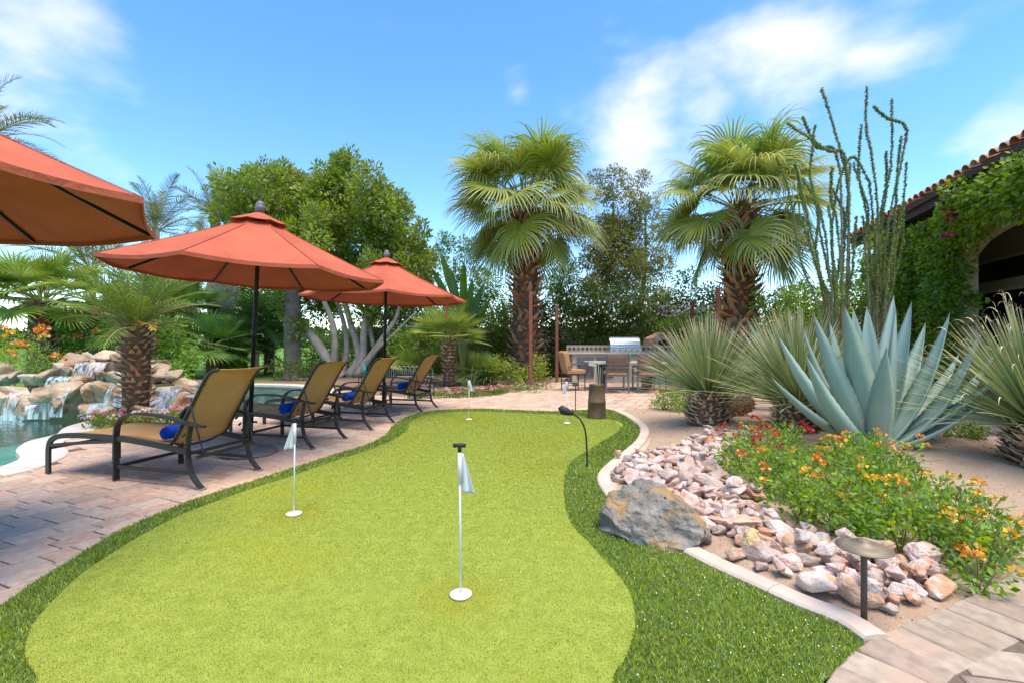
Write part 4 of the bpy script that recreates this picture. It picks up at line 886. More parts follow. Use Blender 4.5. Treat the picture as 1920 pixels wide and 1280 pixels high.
fall(20, 45, 735, 8.25, .45, .15); fall(228, 262, 728, 8.65, .5, .25); fall(100, 140, 705, 9.2, .2, .2); fall(312, 345, 728, 8.9, .45, .3); fall(272, 281, 680, 9.7, .4, .12); fall(175, 205, 755, 8.3, .22, .15); fall(285, 305, 748, 8.7, .3, .2)
# rocks round the planter palm
for px, py, Y, s, sc, lb in ((205,782,7.35,.85,(1.1,.8,.75),'pale rock at the left foot of the planter palm'),(272,772,7.5,.72,(1,.8,.8),'pale rock at the right foot of the planter palm'),(340,762,7.9,.75,(.9,.8,1),'pinkish boulder behind the glass side table')):
    q = at(px, py, Y); o = bpy.data.objects.new('planter_rock', rr.choice(FR)); COL.objects.link(o); o.location = (q.x, q.y, max(q.z, .06)); o.rotation_euler = (.1, .2, rr.uniform(0, 6)); o.scale = (s*sc[0]*.8, s*sc[1]*.7, s*sc[2]*.8); tag(o, lb, 'rock', 'rocks round the planter palm')
# ------------------------------------------------------------------ plant materials
mat('leaf_ficus', (0.173, 0.275, 0.0225), (0.305, 0.396, 0.0312), rough=.42, scale=.9, detail=3, rand=.45, trans=.42, spec=.4, c3=(.25, .30, .03), s3=.8, f3=.52)
mat('leaf_dark', (0.0569, 0.117, 0.016), (0.106, 0.179, 0.026), rough=.5, scale=.9, rand=.4, trans=.4, spec=.35)
mat('leaf_bright', (0.187, 0.332, 0.0207), (0.299, 0.443, 0.0345), rough=.5, scale=1.2, rand=.4, trans=.45, spec=.3)
mat('leaf_mid', (0.122, 0.234, 0.018), (0.212, 0.343, 0.03), rough=.45, scale=1.2, rand=.4, trans=.42, spec=.35)
mat('leaf_olive', (0.196, 0.215, 0.042), (0.312, 0.298, 0.06), rough=.6, scale=1, rand=.4, trans=.42)
mat('leaf_yellow', (0.237, 0.338, 0.025), (0.35, 0.413, 0.0375), rough=.5, scale=2, rand=.35, trans=.35)
mat('leaf_lantana', (0.163, 0.317, 0.025), (0.277, 0.454, 0.04), rough=.6, scale=2.5, rand=.4, trans=.42, spec=.25)
mat('vine_leaf', (0.132, 0.288, 0.0189), (0.242, 0.428, 0.027), rough=.45, scale=1.0, rand=.45, trans=.42, spec=.35)
tipmat('fan_leaf', (0.277, 0.33, 0.05), (0.39, 0.427, 0.075), (.50, .50, .28), .5, rough=.42, trans=.4)
tipmat('fan_leaf_young', (0.212, 0.317, 0.03), (0.308, 0.413, 0.045), (.3, .34, .1), .8, rough=.45, trans=.42)
tipmat('fan_leaf_dark', (0.106, 0.215, 0.0325), (0.169, 0.304, 0.0455), (.12, .16, .05), .8, rough=.5, trans=.2)
tipmat('med_fan_leaf', (0.212, 0.303, 0.04), (0.325, 0.413, 0.06), (.34, .36, .12), .7, rough=.5, trans=.4)
tipmat('feather_leaf', (0.122, 0.207, 0.018), (0.195, 0.289, 0.03), (.26, .24, .07), .8, rough=.5, trans=.42)
tipmat('feather_leaf_grey', (0.138, 0.165, 0.045), (0.212, 0.227, 0.07), (.3, .27, .12), .75, rough=.55, trans=.4)
tipmat('sotol_leaf', (.20, .28, .09), (.32, .38, .14), (.66, .53, .28), .72, rough=.55, trans=.1, rand=.35)
tipmat('strap_leaf', (0.065, 0.143, 0.02), (0.104, 0.198, 0.032), (.12, .2, .05), .8)
tipmat('banana_leaf', (0.078, 0.165, 0.016), (0.13, 0.231, 0.024), (.25, .26, .06), .85, rough=.4, trans=.42, rand=.3)
tipmat('agave_leaf', (.245, .35, .285), (.33, .43, .36), (.20, .15, .10), .95, rough=.5, trans=0, rand=.14)
mat('petiole', (.17, .19, .04), (.24, .22, .06), rough=.5, scale=4)
mat('orange_frond', (.42, .22, .03), (.50, .32, .05), rough=.5, scale=4, trans=.2)
mat('bark_ficus', (.36, .28, .20), (.50, .41, .31), rough=.9, scale=4, detail=8, bump=.6, bscale=12, bdist=.03)
mat('bark_dark', (.13, .10, .075), (.22, .17, .13), rough=.9, scale=5, detail=8, bump=.7, bscale=14, bdist=.03)
mat('palm_boot', (.30, .15, .07), (.48, .28, .14), rough=.8, scale=6, detail=6, rand=.4)
mat('palm_core', (.10, .055, .03), (.16, .09, .05), rough=.9, scale=8, detail=6)
mat('boot_tan', (.30, .19, .10), (.46, .32, .19), rough=.8, scale=6, rand=.4)
mat('boot_pale', (.42, .31, .19), (.64, .52, .36), rough=.8, scale=6, rand=.35)
mat('ocotillo_bark', (.20, .18, .11), (.28, .25, .16), rough=.9, scale=10, detail=6, bump=.5, bscale=40)
mat('ocotillo_leaf', (.20, .28, .05), (.28, .36, .08), rough=.55, scale=2, rand=.4, trans=.42, c3=(.42, .34, .03), s3=.9, f3=.68)
mat('flower_red', (.55, .025, .012), (.65, .06, .02), rough=.6, rand=.3, trans=.2)
mat('flower_orange', (.75, .20, .01), (.82, .36, .02), rough=.6, rand=.3, trans=.2)
mat('flower_yellow', (.80, .42, .015), (.85, .52, .03), rough=.6, rand=.25, trans=.2)
mat('flower_pink', (.75, .30, .34), (.8, .5, .52), rough=.6, rand=.3, trans=.2)
mat('flower_white', (.75, .70, .68), (.8, .77, .75), rough=.6, rand=.15, trans=.2)
mat('flower_magenta', (.6, .02, .13), (.68, .05, .2), rough=.6, rand=.3, trans=.2)
# ------------------------------------------------------------------ blades and fronds
def strips(B, D, up, L, W, droop, n=5, curl=0, wprof=None):
    """ribbons: base B, direction D, up vectors, length L, width W, droop under gravity -> V, F, t"""
    N_ = len(B); D = D/np.linalg.norm(D, axis=1)[:, None]; X = np.cross(D, up); X /= (np.linalg.norm(X, axis=1)[:, None]+1e-9)
    ts = np.linspace(0, 1, n+1); L = np.asarray(L)*np.ones(N_); W = np.asarray(W)*np.ones(N_); droop = np.asarray(droop)*np.ones(N_)
    V = np.empty((N_, n+1, 2, 3)); p = B.copy(); d = D.copy()
    for i, t in enumerate(ts):
        w = (wprof(t) if wprof else (1-t)**.6)*W*.5; w = np.maximum(w, .0006)
        V[:, i, 0] = p-X*w[:, None]; V[:, i, 1] = p+X*w[:, None]
        if i < n:
            d = d+np.column_stack([np.zeros((N_, 2)), -droop*(t+.5/n)*2/n]); d /= np.linalg.norm(d, axis=1)[:, None]; p = p+d*(L/n)[:, None]
    q = (np.arange(N_)*(n+1)*2)[:, None, None]+(np.arange(n)*2)[None, :, None]+np.array([0, 1, 3, 2])[None, None]
    T = np.broadcast_to(ts[None, :, None], (N_, n+1, 2)).reshape(-1)
    return V.reshape(-1, 3), q.reshape(-1, 4), T
def fan_frond(pet, rad, el, seed, nseg=40, spread=135, split=.5, tipdroop=1.2, m='fan_leaf'):
    """fan leaf: petiole leaving the origin along +X at elevation el, pleated blade, split and drooping tips"""
    r = np.random.default_rng(seed); d0 = np.array([math.cos(el), 0, math.sin(el)]); ts = np.linspace(0, 1, 7); pts = []; p = np.zeros(3); d = d0.copy()
    for t in ts:
        pts.append(p.copy()); d = d+np.array([0, 0, -.055*max(.25, math.cos(el))]); d /= np.linalg.norm(d); p = p+d*pet/6
    hub = pts[-1]; ax_ = d+np.array([0, 0, -.15]); ax_ /= np.linalg.norm(ax_); side = np.array([0, 1., 0]); nrm_ = np.cross(ax_, side); nrm_ = nrm_ if nrm_[2] > 0 else -nrm_
    an = np.radians(np.linspace(-spread, spread, nseg)); V = []; F = []; T = []; n = 6; half = (an[1]-an[0])*.52
    for k, a in enumerate(an):
        L_ = rad*(.80+.20*math.cos(a*.6))*r.uniform(.9, 1.08); dr = tipdroop*r.uniform(.5, 1.5)
        dirv = ax_*math.cos(a)+side*math.sin(a); p = hub+nrm_*.0; d = dirv+nrm_*.10*abs(math.sin(a)); d /= np.linalg.norm(d); b0 = len(V)
        for i in range(n+1):
            t = i/n; rr_ = t*L_; w = (math.tan(half)*min(rr_, split*rad)) if t <= split else math.tan(half)*split*rad*((1-t)/(1-split))**.75
            w = max(w, .002); lat = np.cross(nrm_, d); lat /= np.linalg.norm(lat)+1e-9; pl = nrm_*w*.55
            V += [p-lat*w-pl*.5, p+pl*.5, p+lat*w-pl*.5]; T += [t*.9]*3
            if t >= split*.75: d = d+np.array([0, 0, -dr*(t-split*.6)*.62]); d /= np.linalg.norm(d)
            p = p+d*(L_/n)
        for i in range(n):
            a0 = b0+i*3; F += [(a0, a0+1, a0+4, a0+3), (a0+1, a0+2, a0+5, a0+4)]
    me = np_mesh(np.array(V), np.array(F), T); me.materials.append(M[m]); me.materials.append(M['petiole'])
    mb = MB(); mb.tube([Vector(q) for q in pts], [.022, .020, .018, .016, .015, .014, .012], 5)
    b = len(V); pm = mb.mesh(); bm = bmesh.new(); bm.from_mesh(me); off = len(bm.faces); bm.from_mesh(pm); bm.faces.ensure_lookup_table()
    for f in bm.faces[off:]: f.material_index = 1
    bm.to_mesh(me); bm.free(); bpy.data.meshes.remove(pm); return me
def feather_frond(L_, el, seed, npair=34, ll=.32, lw=.022, arch=1.3, m='feather_leaf', vshape=.35):
    r = np.random.default_rng(seed); n = 14; d = np.array([math.cos(el), 0, math.sin(el)]); p = np.zeros(3); P = [p.copy()]; Dd = [d.copy()]
    for i in range(n):
        d = d+np.array([0, 0, -arch*(i+1)/n/n*1.4]); d /= np.linalg.norm(d); p = p+d*L_/n; P.append(p.copy()); Dd.append(d.copy())
    P = np.array(P); Dd = np.array(Dd); B, D, U, Ls = [], [], [], []
    for k in range(npair):
        t = .14+.86*k/(npair-1); x = t*n; i = min(int(x), n-1); f = x-i; pb = P[i]*(1-f)+P[i+1]*f; dv = Dd[i]*(1-f)+Dd[i+1]*f; sd_ = np.array([0, 1., 0]); up = np.cross(dv, sd_); up = up if up[2] > 0 else -up
        for s in (-1, 1):
            v = dv*(.55+.5*t)+sd_*s*(1.0-.45*t)+up*vshape*r.uniform(.4, 1.4)+r.normal(size=3)*.07; B.append(pb); D.append(v); U.append(up); Ls.append(ll*(math.sin(math.pi*min(.15+t*.8, 1))**.6)*r.uniform(.85, 1.1))
    V, F, T = strips(np.array(B), np.array(D), np.array(U), np.array(Ls), lw, .5, 3, wprof=lambda t: (1-t)**.5*(.5+t*1.2 if t < .4 else 1))
    me = np_mesh(V, F, T); me.materials.append(M[m]); me.materials.append(M['petiole'])
    pm = MB().tube([Vector(q) for q in P], [.016*(1-.8*i/n)+.003 for i in range(n+1)], 5).mesh(); bm = bmesh.new(); bm.from_mesh(me); off = len(bm.faces); bm.from_mesh(pm); bm.faces.ensure_lookup_table()
    for f in bm.faces[off:]: f.material_index = 1
    bm.to_mesh(me); bm.free(); bpy.data.meshes.remove(pm); return me
def put_fronds(root, z, meshes_by_el, plan, seed, jit=.15, name='frond', rstart=.1, sc=1.0):
    """plan: [(elevation key, count)]; each frond is a part that shares its mesh"""
    r = random.Random(seed); a0 = r.uniform(0, 6.28)
    for key, cnt in plan:
        ms = meshes_by_el[key]
        for k in range(cnt):
            a = a0+6.283*k/cnt+r.uniform(-.22, .22); o = bpy.data.objects.new(name, r.choice(ms)); COL.objects.link(o); o.parent = root
            o.location = (rstart*math.cos(a), rstart*math.sin(a), z+r.uniform(-.12, .08)); s = sc*r.uniform(.82, 1.12); o.scale = (s, s, s); o.rotation_euler = (r.uniform(-jit, jit)*2.5, r.uniform(-jit, jit)*1.8, a)
        a0 += 1.9
def boot_trunk(root, h, r0, r1, n_rows, per, bl, bw, m, core='palm_core', tilt=.55, name='trunk', wob=.0, down=False, z0=0):
    """trunk sheathed in old leaf bases: an inner core and rings of short pointed scales"""
    core_ = MB().lathe([(r0*1.05, z0)]+[(r0+(r1-r0)*t, z0+(h-z0)*t) for t in (.08, .3, .5, .7, .9, 1)], 18).build(name, M[core], root, smooth=True)
    rg = np.random.default_rng(int(h*1000)); V = []; F = []
    for i in range(n_rows):
        t = (i+.5)/n_rows; rad = r0+(r1-r0)*t; z = z0+(h-z0)*t
        for j in range(per):
            a = 2*math.pi*(j+.5*(i % 2))/per+rg.normal()*.08; c, s = math.cos(a), math.sin(a); o_ = np.array([c, s, 0]); tg = np.array([-s, c, 0]); up = np.array([0, 0, -1. if down else 1.])
            l = bl*rg.uniform(.7, 1.3); w = bw*rg.uniform(.8, 1.2); d = up*(1-tilt)+o_*tilt*rg.uniform(.5, 1.4)+tg*rg.normal()*.25; d /= np.linalg.norm(d); b = o_*(rad-.01)+np.array([0, 0, z+rg.normal()*.01])
            q = len(V); th = o_*.35*w; V += [b-tg*w*.5, b+tg*w*.5, b+d*l*.55+tg*w*.34, b+d*l+tg*w*.1, b+d*l-tg*w*.1, b+d*l*.55-tg*w*.34, b+th+d*l*.3, b+d*l*.8+th*.4]
            F += [(q, q+1, q+6), (q+1, q+2, q+6), (q+2, q+7, q+6), (q+2, q+3, q+7), (q+3, q+4, q+7), (q+4, q+5, q+7), (q+5, q+6, q+7), (q+5, q, q+6)]
    o = link('leaf_bases', np_mesh(np.array(V), np.array(F)), M[m], core_); tag(o, kind='stuff'); return core_
EL = {'up': 1.42, 'high': 1.12, 'mid': .75, 'level': .36, 'low': -.08, 'hang': -.6}
def fan_set(pet, rad, m, young=None, nseg=40, td=1.0, split=.5):
    return {k: [fan_frond(pet*(.7 if k == 'up' else 1), rad*(.9 if k == 'up' else 1), e, 10*i+j, nseg, m=(young if young and k in ('up', 'high') else m), tipdroop=td*(.45 if k == 'up' else 1), split=split, spread=(70 if k == 'up' else 125)) for j in range(2)] for i, (k, e) in enumerate(EL.items())}
WASH = fan_set(1.25, 1.2, 'fan_leaf', 'fan_leaf_young', 42, 1.9, .38)
def washingtonia(x, y, ztop, r, label, plan, seed, sc=1.2):
    root = empty('fan_palm', (x, y, -.02), 0, label, 'palm tree', 'tall fan palms with shaggy trunks')
    boot_trunk(root, ztop, r*1.12, r*.85, int(ztop*5.5), 12, .34, .20, 'palm_boot', tilt=.6)
    put_fronds(root, ztop+.15, WASH, plan, seed, jit=.2, sc=sc)
    return root
plan = [('up', 5), ('high', 9), ('mid', 11), ('level', 12), ('low', 13), ('hang', 14)]
P1 = at(985, 385, 16.0); washingtonia(P1.x, P1.y, P1.z-.15, .42, 'tall fan palm with a thick shaggy trunk behind the rust post', plan, 3)
P2 = at(1386, 392, 13.6); washingtonia(P2.x, P2.y, P2.z-.15, .42, 'tall fan palm rising behind the tuft plants and ocotillo', [('up', 5), ('high', 9), ('mid', 11), ('level', 11), ('low', 11), ('hang', 9)], 8, 1.12)
# smaller fan palms
MED = fan_set(.62, .58, 'med_fan_leaf', None, 26, .25, .42)
q = G(842, 722); root = empty('fan_palm', (q.x, q.y, -.02), .3, 'short bushy fan palm beside the flower strip', 'palm tree'); zc = at(842, 640, q.y).z
boot_trunk(root, zc, .16, .14, 13, 10, .13, .085, 'boot_pale', tilt=.65); put_fronds(root, zc, MED, [('up', 4), ('high', 8), ('mid', 9), ('level', 5)], 5, rstart=.05, sc=1.05)
for px, py, Y, lb in ((897, 705, 14.6, 'trunkless young fan palm right of the short fan palm'), (772, 700, 14.6, 'trunkless young fan palm behind the last lounger')):
    z_ = at(px, py, Y); root = empty('young_fan_palm', (z_.x, z_.y, -.02), 0, lb, 'palm', 'young fan palms in the planting bed'); zt = max(z_.z, .12)
    MB().lathe([(.09, 0), (.08, zt)], 10).build('stem', M['palm_core'], root); put_fronds(root, zt, MED, [('up', 4), ('high', 6), ('mid', 6), ('level', 3)], int(px), rstart=.04, sc=.85)
DARK = fan_set(.85, .85, 'fan_leaf_dark', None, 28, .5, .45)
MIDG = fan_set(.85, .8, 'med_fan_leaf', 'fan_leaf_young', 30, .6, .45)
for i, (px, py, Y, fs_, tr, lb) in enumerate(((78, 560, 11.5, MIDG, .26, 'fan palm with a short shaggy trunk behind the waterfall'), (352, 585, 17.5, DARK, .16, 'dark slim fan palm left of the swollen palm trunk'), (318, 560, 20, DARK, .2, 'dark fan palm further behind, left of the slim one'),
        (505, 610, 19.5, DARK, .2, 'dark fan palm behind the umbrella pole'), (455, 640, 19, DARK, .18, 'low dark fan palm in front of the golf grass'), (395, 655, 17, DARK, .15, 'low dark fan palm at the foot of the swollen palm'), (548, 470, 17.2, DARK, .27, 'smooth ringed palm standing in front of the ficus'))):
    z_ = at(px, py, Y); root = empty('garden_palm', (z_.x, z_.y, -.06), i, lb, 'palm tree', 'garden fan palms behind the pool')
    if i == 6:
        MB().lathe([(tr*1.25, 0)]+[(tr*(1.0+.04*(k % 2)), z_.z*k/24) for k in range(1, 25)], 16).build('trunk', M['bark_dark'], root, smooth=False)
    else: boot_trunk(root, z_.z, tr, tr*.9, max(6, int(z_.z*8)), 11, .14, .09, 'boot_tan' if i else 'boot_tan', tilt=.6)
    put_fronds(root, z_.z, fs_, [('up', 3), ('high', 7), ('mid', 9), ('level', 9), ('low', 7)], 40+i, rstart=.06)
# feather palms
FEL = {'up': 1.3, 'high': .95, 'mid': .55, 'low': .1}
def feather_set(L_, m, ll, np_, arch, lw=.022): return {k: [feather_frond(L_, e, 5*i+j, np_, ll, lw, arch, m) for j in range(2)] for i, (k, e) in enumerate(FEL.items())}
DATE = feather_set(1.1, 'feather_leaf', .26, 34, .95, .017)
q = at(255, 606, 7.65); root = empty('planter_palm', (-5.98, 7.65, -.02), .4, 'small date palm with a fat scaly trunk in the pool planter', 'palm tree'); root.location = (q.x, q.y, -.02)
boot_trunk(root, q.z, .17, .20, 18, 12, .15, .09, 'boot_tan', tilt=.65); put_fronds(root, q.z, DATE, [('up', 12), ('high', 14), ('mid', 10), ('low', 3)], 21, rstart=.06)
of = feather_frond(.8, .6, 77, 22, .2, .02, 1.2, 'orange_frond')
for k, a in enumerate((2.4, 3.6, .5, 5.2)):
    o = bpy.data.objects.new('old_frond', of); COL.objects.link(o); o.parent = root; o.location = (.1*math.cos(a), .1*math.sin(a), q.z-.08); o.rotation_euler = (0, .1*k, a)
QUEEN = feather_set(2.4, 'feather_leaf_grey', .5, 40, 1.7, .03)
for px, py, Y, tr, lb in ((292, 430, 21, .16, 'tall grey-green feather palm behind the umbrellas'), (-45, 262, 15, .16, 'tall feather palm at the edge of the garden beyond the first umbrella'), (170, 500, 16, .15, 'feather palm with long arching fronds behind the waterfall'), (400, 402, 24, .15, 'distant feather palm between the ficus and the tall grey palm')):
    z_ = at(px, py, Y); root = empty('feather_palm', (z_.x, z_.y, -.06), 0, lb, 'palm tree', 'feather palms behind the pool')
    MB().lathe([(tr*1.4, 0), (tr, .8), (tr*.9, z_.z)], 12).build('trunk', M['bark_dark'], root, smooth=True); put_fronds(root, z_.z, QUEEN, [('up', 5), ('high', 7), ('mid', 8), ('low', 5)], int(px)+99, rstart=.06)
# palm with a swollen trunk
q = at(416, 500, 20); root = empty('swollen_palm', (q.x, q.y, -.06), 0, 'palm with a swollen pale upper trunk behind the umbrella pole', 'palm tree')
boot_trunk(root, at(0, 600, 20).z, .40, .42, 10, 12, .25, .2, 'palm_core', core='bark_dark', tilt=.3); tt = MB().lathe([(.42, at(0, 600, 20).z-.05), (.52, at(0, 585, 20).z), (.60, at(0, 550, 20).z), (.52, at(0, 525, 20).z), (.32, at(0, 500, 20).z), (.2, at(0, 480, 20).z)], 18).build('upper_trunk', M['boot_tan'], root, smooth=True)
rg = np.random.default_rng(5); V = []; F = []
for i in range(200):
    zz = rg.uniform(at(0, 600, 20).z, at(0, 495, 20).z); a = rg.uniform(0, 6.28); rad = np.interp(zz, [at(0, 600, 20).z, at(0, 550, 20).z, at(0, 495, 20).z], [.43, .60, .28]); c, s = math.cos(a), math.sin(a); o_ = np.array([c, s, 0]); tg = np.array([-s, c, 0]); b = o_*rad+np.array([0, 0, zz]); up = np.array([0, 0, 1.]); w, l = .16, .22; k = len(V)
    V += [b-tg*w, b+tg*w, b+up*l+o_*.07]; F += [(k, k+1, k+2)]
tag(link('leaf_bases', np_mesh(np.array(V), np.array(F)), M['boot_pale'], tt), kind='stuff'); put_fronds(root, at(0, 490, 20).z, QUEEN, [('high', 6), ('mid', 8), ('low', 7)], 71, rstart=.15)
# ------------------------------------------------------------------ broadleaf trees and shrubs
def px_clumps(lst, Y, jit=1.0, sc=1.0, n_extra=1):
    """clumps given by their place in the view at a known distance, spread in depth"""
    r = random.Random(len(lst)*7+int(Y*10)); out = []
    for px, py, rp in lst:
        for k in range(n_extra):
            d = Y+r.uniform(-jit, jit); c = at(px, py, d); out.append((c, rp/FPX*d*sc))
    return out
def limb(mb, pts, r0, r1, n=7):
    P = smoothpath(pts, 5); k = len(P); mb.tube(P, [r0+(r1-r0)*i/(k-1) for i in range(k)], n)
FY = 17.4
fic = empty('ficus_tree', (at(672, 700, FY).x, FY, -.02), 0, 'big rounded ficus tree with pale branching trunks', 'tree'); fx, fy = fic.location.x, fic.location.y
def FL(px, py, dy=0): q = at(px, py, FY+dy); return (q.x-fx, q.y-fy, q.z+.02)
tr = MB()
for pts, a, b in (([(640,708,0),(625,690,0),(592,640,.0),(560,600,.3),(548,560,.4),(530,480,.5)],.34,.09), ([(625,690,0),(628,640,-.2),(622,600,-.2),(600,540,-.3),(590,450,-.3)],.20,.07), ([(650,708,.2),(672,676,.1),(668,640,.2),(655,600,.3),(640,520,.5),(650,400,.3)],.26,.07), ([(655,705,0),(680,670,-.1),(682,620,-.2),(690,560,-.2),(690,450,-.2)],.24,.07), ([(668,705,-.1),(700,660,-.2),(720,630,-.3),(745,590,-.3),(755,520,-.2)],.20,.06), ([(640,705,.1),(650,650,.4),(640,590,.6),(610,520,.9)],.2,.06), ([(690,672,-.1),(712,650,-.3),(740,625,-.4),(775,590,-.5)],.12,.04), ([(675,655,.1),(690,620,.5),(712,580,.6),(720,500,.6)],.14,.05), ([(560,600,.3),(545,560,.2),(520,520,.1),(480,460,.2)],.12,.04), ([(700,650,0),(690,600,.3),(672,560,.4),(668,480,.5)],.13,.05)):
    limb(tr, [FL(*p) for p in pts], a*.72, b*.8)
tr.build('trunk', M['bark_ficus'], fic, smooth=True)
fc = [(450,355,50),(432,390,40),(500,345,45),(545,350,45),(590,370,50),(625,335,45),(655,318,40),(690,345,42),(715,385,45),(745,400,40),(775,440,40),(470,420,58),(530,430,60),(600,440,65),(660,420,60),(720,455,55),(770,490,45),(480,480,45),(560,505,55),(640,505,60),(700,520,50),(760,540,45),(795,520,26),(530,560,40),(610,565,45),(680,575,42),(740,590,40),(790,580,30),(560,610,28),(780,620,28),(425,440,28),(640,380,50),(510,390,45)]
cl = [((c.x-fx, c.y-fy, c.z), r) for c, r in px_clumps(fc, FY, 1.3)]+[((c.x-fx, c.y-fy, c.z), r) for c, r in px_clumps([f for f in fc if f[2] > 42], FY+.6, 1.8)]
foliage('crown', cl, 1900, .16, M['leaf_ficus'], fic, sub=15, subr=.36, aspect=.42)
# slender trees behind the dining patio
for i, (lst, trunk, lb) in enumerate((
    ([(1120,335,18),(1140,370,26),(1155,330,18),(1165,410,34),(1135,430,34),(1175,460,34),(1150,500,38),(1125,540,34),(1180,540,36),(1160,590,34),(1115,590,28),(1100,480,26),(1095,540,30),(1105,420,22),(1090,600,30),(1180,500,36),(1150,455,36),(1190,380,24),(1130,480,36)], [(1128,655,0),(1128,600,0),(1135,540,.1),(1150,460,.2),(1150,380,.2)], 'slender leafy tree with a crooked trunk behind the grill'),
    ([(1205,335,14),(1215,390,24),(1195,430,28),(1220,470,26),(1205,520,30),(1225,560,28),(1195,580,26),(1235,430,22),(1240,500,26),(1185,480,28),(1245,560,30),(1180,350,18),(1225,600,30)], [(1205,655,0),(1200,590,0),(1210,500,.1),(1210,400,.1)], 'thin airy tree between the two tall fan palms'),
    ([(835,455,20),(815,480,20),(930,560,26),(905,570,22),(1050,560,28),(1075,590,26),(1030,540,22),(880,470,26),(850,510,28),(900,520,30),(870,560,30),(840,590,28),(920,600,30),(1060,510,26),(1040,470,22)], [(950,655,0),(948,600,0),(940,560,.1)], 'dark small tree beside the thick palm trunk'))):
    Y = 19.0+i*.6; b = at(trunk[0][0], 640, Y); t = empty('slender_tree', (b.x, Y, -.02), 0, lb, 'tree', 'small trees along the back hedge'); m = MB(); P = [at(p[0], p[1], Y+p[2]) for p in trunk]; P = [Vector((p.x-b.x, p.y-Y, p.z)) for p in P]; P[0].z = 0
    limb(m, P, .15, .04); m.build('trunk', M['bark_dark'], t, smooth=True)
    cc = [((c.x-b.x, c.y-Y, c.z), r) for c, r in px_clumps(lst, Y, .5)]; foliage('crown', cc, 3000, .13, M['leaf_olive' if i < 2 else 'leaf_mid'], t, sub=12, subr=.5, aspect=.38)
# back hedge: one long climbing hedge over a garden wall
wl_ = MB().box((2.5, 19.4, .9), (17, .2, 1.8)).build('garden_wall', M['stucco_tan']); tag(wl_, 'tan garden wall half hidden under the back hedge', 'wall')
r = random.Random(4)
def hedge(name, x0, x1, y, h0, h1, m, label, per=1300, size=.13, thick=.5, step=.42, lo=.2):
    cl = []; x = x0
    while x < x1:
        z = lo
        while z < r.uniform(h0, h1): cl.append(((x+r.uniform(-.2, .2), y+r.uniform(-thick, thick)*.5, z), r.uniform(.35, .5))); z += .45
        x += step
    root = empty(name, ((x0+x1)/2, y, 0), 0, label, 'hedge'); cl = [((c[0]-root.location.x, c[1]-y, c[2]), q) for c, q in cl]
    foliage('leaves', cl, per, size, M[m], root, sub=8, subr=.55); return root
hedge('back_hedge', .9, 8.8, 17.6, 2.6, 3.4, 'leaf_dark', 'tall dark green hedge behind the barbecue')
hedge('wall_creeper', -5.6, .8, 19.0, 2.0, 2.8, 'leaf_mid', 'dark creeper over the wall behind the ficus and palms')
hedge('far_hedge', -8.9, -5.6, 20.8, 1.2, 1.9, 'leaf_mid', 'low green hedge behind the ficus trunks')
hedge('oleander_hedge', 7.2, 12.5, 14.6, 1.9, 2.9, 'leaf_bright', 'bright green flowering shrubs behind the tuft plants', size=.12)
def shrub(name, lst, Y, m, label, per=1500, size=.08, jit=.4, sub=10, flat=1, cat='shrub', group=None, ne=2, aspect=.45, droop=0):
    cs = px_clumps(lst, Y, jit, n_extra=ne); cx = sum(c.x for c, _ in cs)/len(cs); cy = sum(c.y for c, _ in cs)/len(cs)
    root = empty(name, (cx, cy, 0), 0, label, cat, group); foliage('leaves', [((c.x-cx, c.y-cy, c.z), r_) for c, r_ in cs], per, size, M[m], root, sub=sub, flat=flat, zmin=-.03, aspect=aspect, droop=droop)
    st = MB()
    for c, r_ in cs[::2]: st.tube([(c.x*.3-cx*.3, (c.y-cy)*.3, -.02), (c.x-cx, c.y-cy, max(c.z, .05))], [.02, .008], 5)
    st.build('stems', M['bark_dark'], root); return root, cs, (cx, cy)
FLOWER = {}
def flower_mesh(key, m, size, n=14, dome=.6):
    """small flower head: a dome of tiny petals"""
    if key in FLOWER: return FLOWER[key]
    rg = np.random.default_rng(len(FLOWER)); u = rand_unit(n*3); u = u[u[:, 2] > -.1][:n]; V, F = leaves(u*size*.35*np.array([1, 1, dome]), u+np.array([0, 0, .1]), np.full(len(u), size*.42), .95, .2)
    me = np_mesh(V, F); me.materials.append(M[m]); FLOWER[key] = me; return me
def put_flowers(root, pts, meshes, rnd, name='flower', smin=.75, smax=1.25):
    for p in pts:
        o = bpy.data.objects.new(name, rnd.choice(meshes)); COL.objects.link(o); o.parent = root; o.location = p; s = rnd.uniform(smin, smax); o.scale = (s, s, s); o.rotation_euler = (rnd.uniform(-.5, .5), rnd.uniform(-.5, .5), rnd.uniform(0, 6))
def flower_px(lst, Y, c0, jit=.3): return [(at(x, y, Y).x-c0[0], at(x, y, Y).y-c0[1]+random.uniform(-jit, jit)*.3, at(x, y, Y).z) for x, y in lst]
fr_ed = flower_mesh('red', 'flower_red', .13); f_or = flower_mesh('orange', 'flower_orange', .13); f_ye = flower_mesh('yellow', 'flower_yellow', .12)
rt, cs, c0 = shrub('hibiscus_shrub', [(115,640,40),(150,615,40),(190,605,40),(150,655,40),(215,640,40),(250,620,38),(300,625,38),(330,650,36),(285,665,40),(345,680,28),(120,600,24),(310,690,30),(235,600,26)], 12.0, 'leaf_mid', 'dark leafy shrub with red flowers behind the waterfall', size=.11)
rx = random.Random(2); put_flowers(rt, [(x-c0[0], y-c0[1]-.35, z) for x, y, z in [tuple(at(a, b, 11.6)) for a, b in ((118,630),(130,640),(170,633),(203,623),(230,607),(174,660),(128,661),(110,607),(105,598),(160,605),(205,587),(310,640),(290,612),(232,627),(95,660),(147,634))]], [fr_ed, fr_ed, f_or], rx)
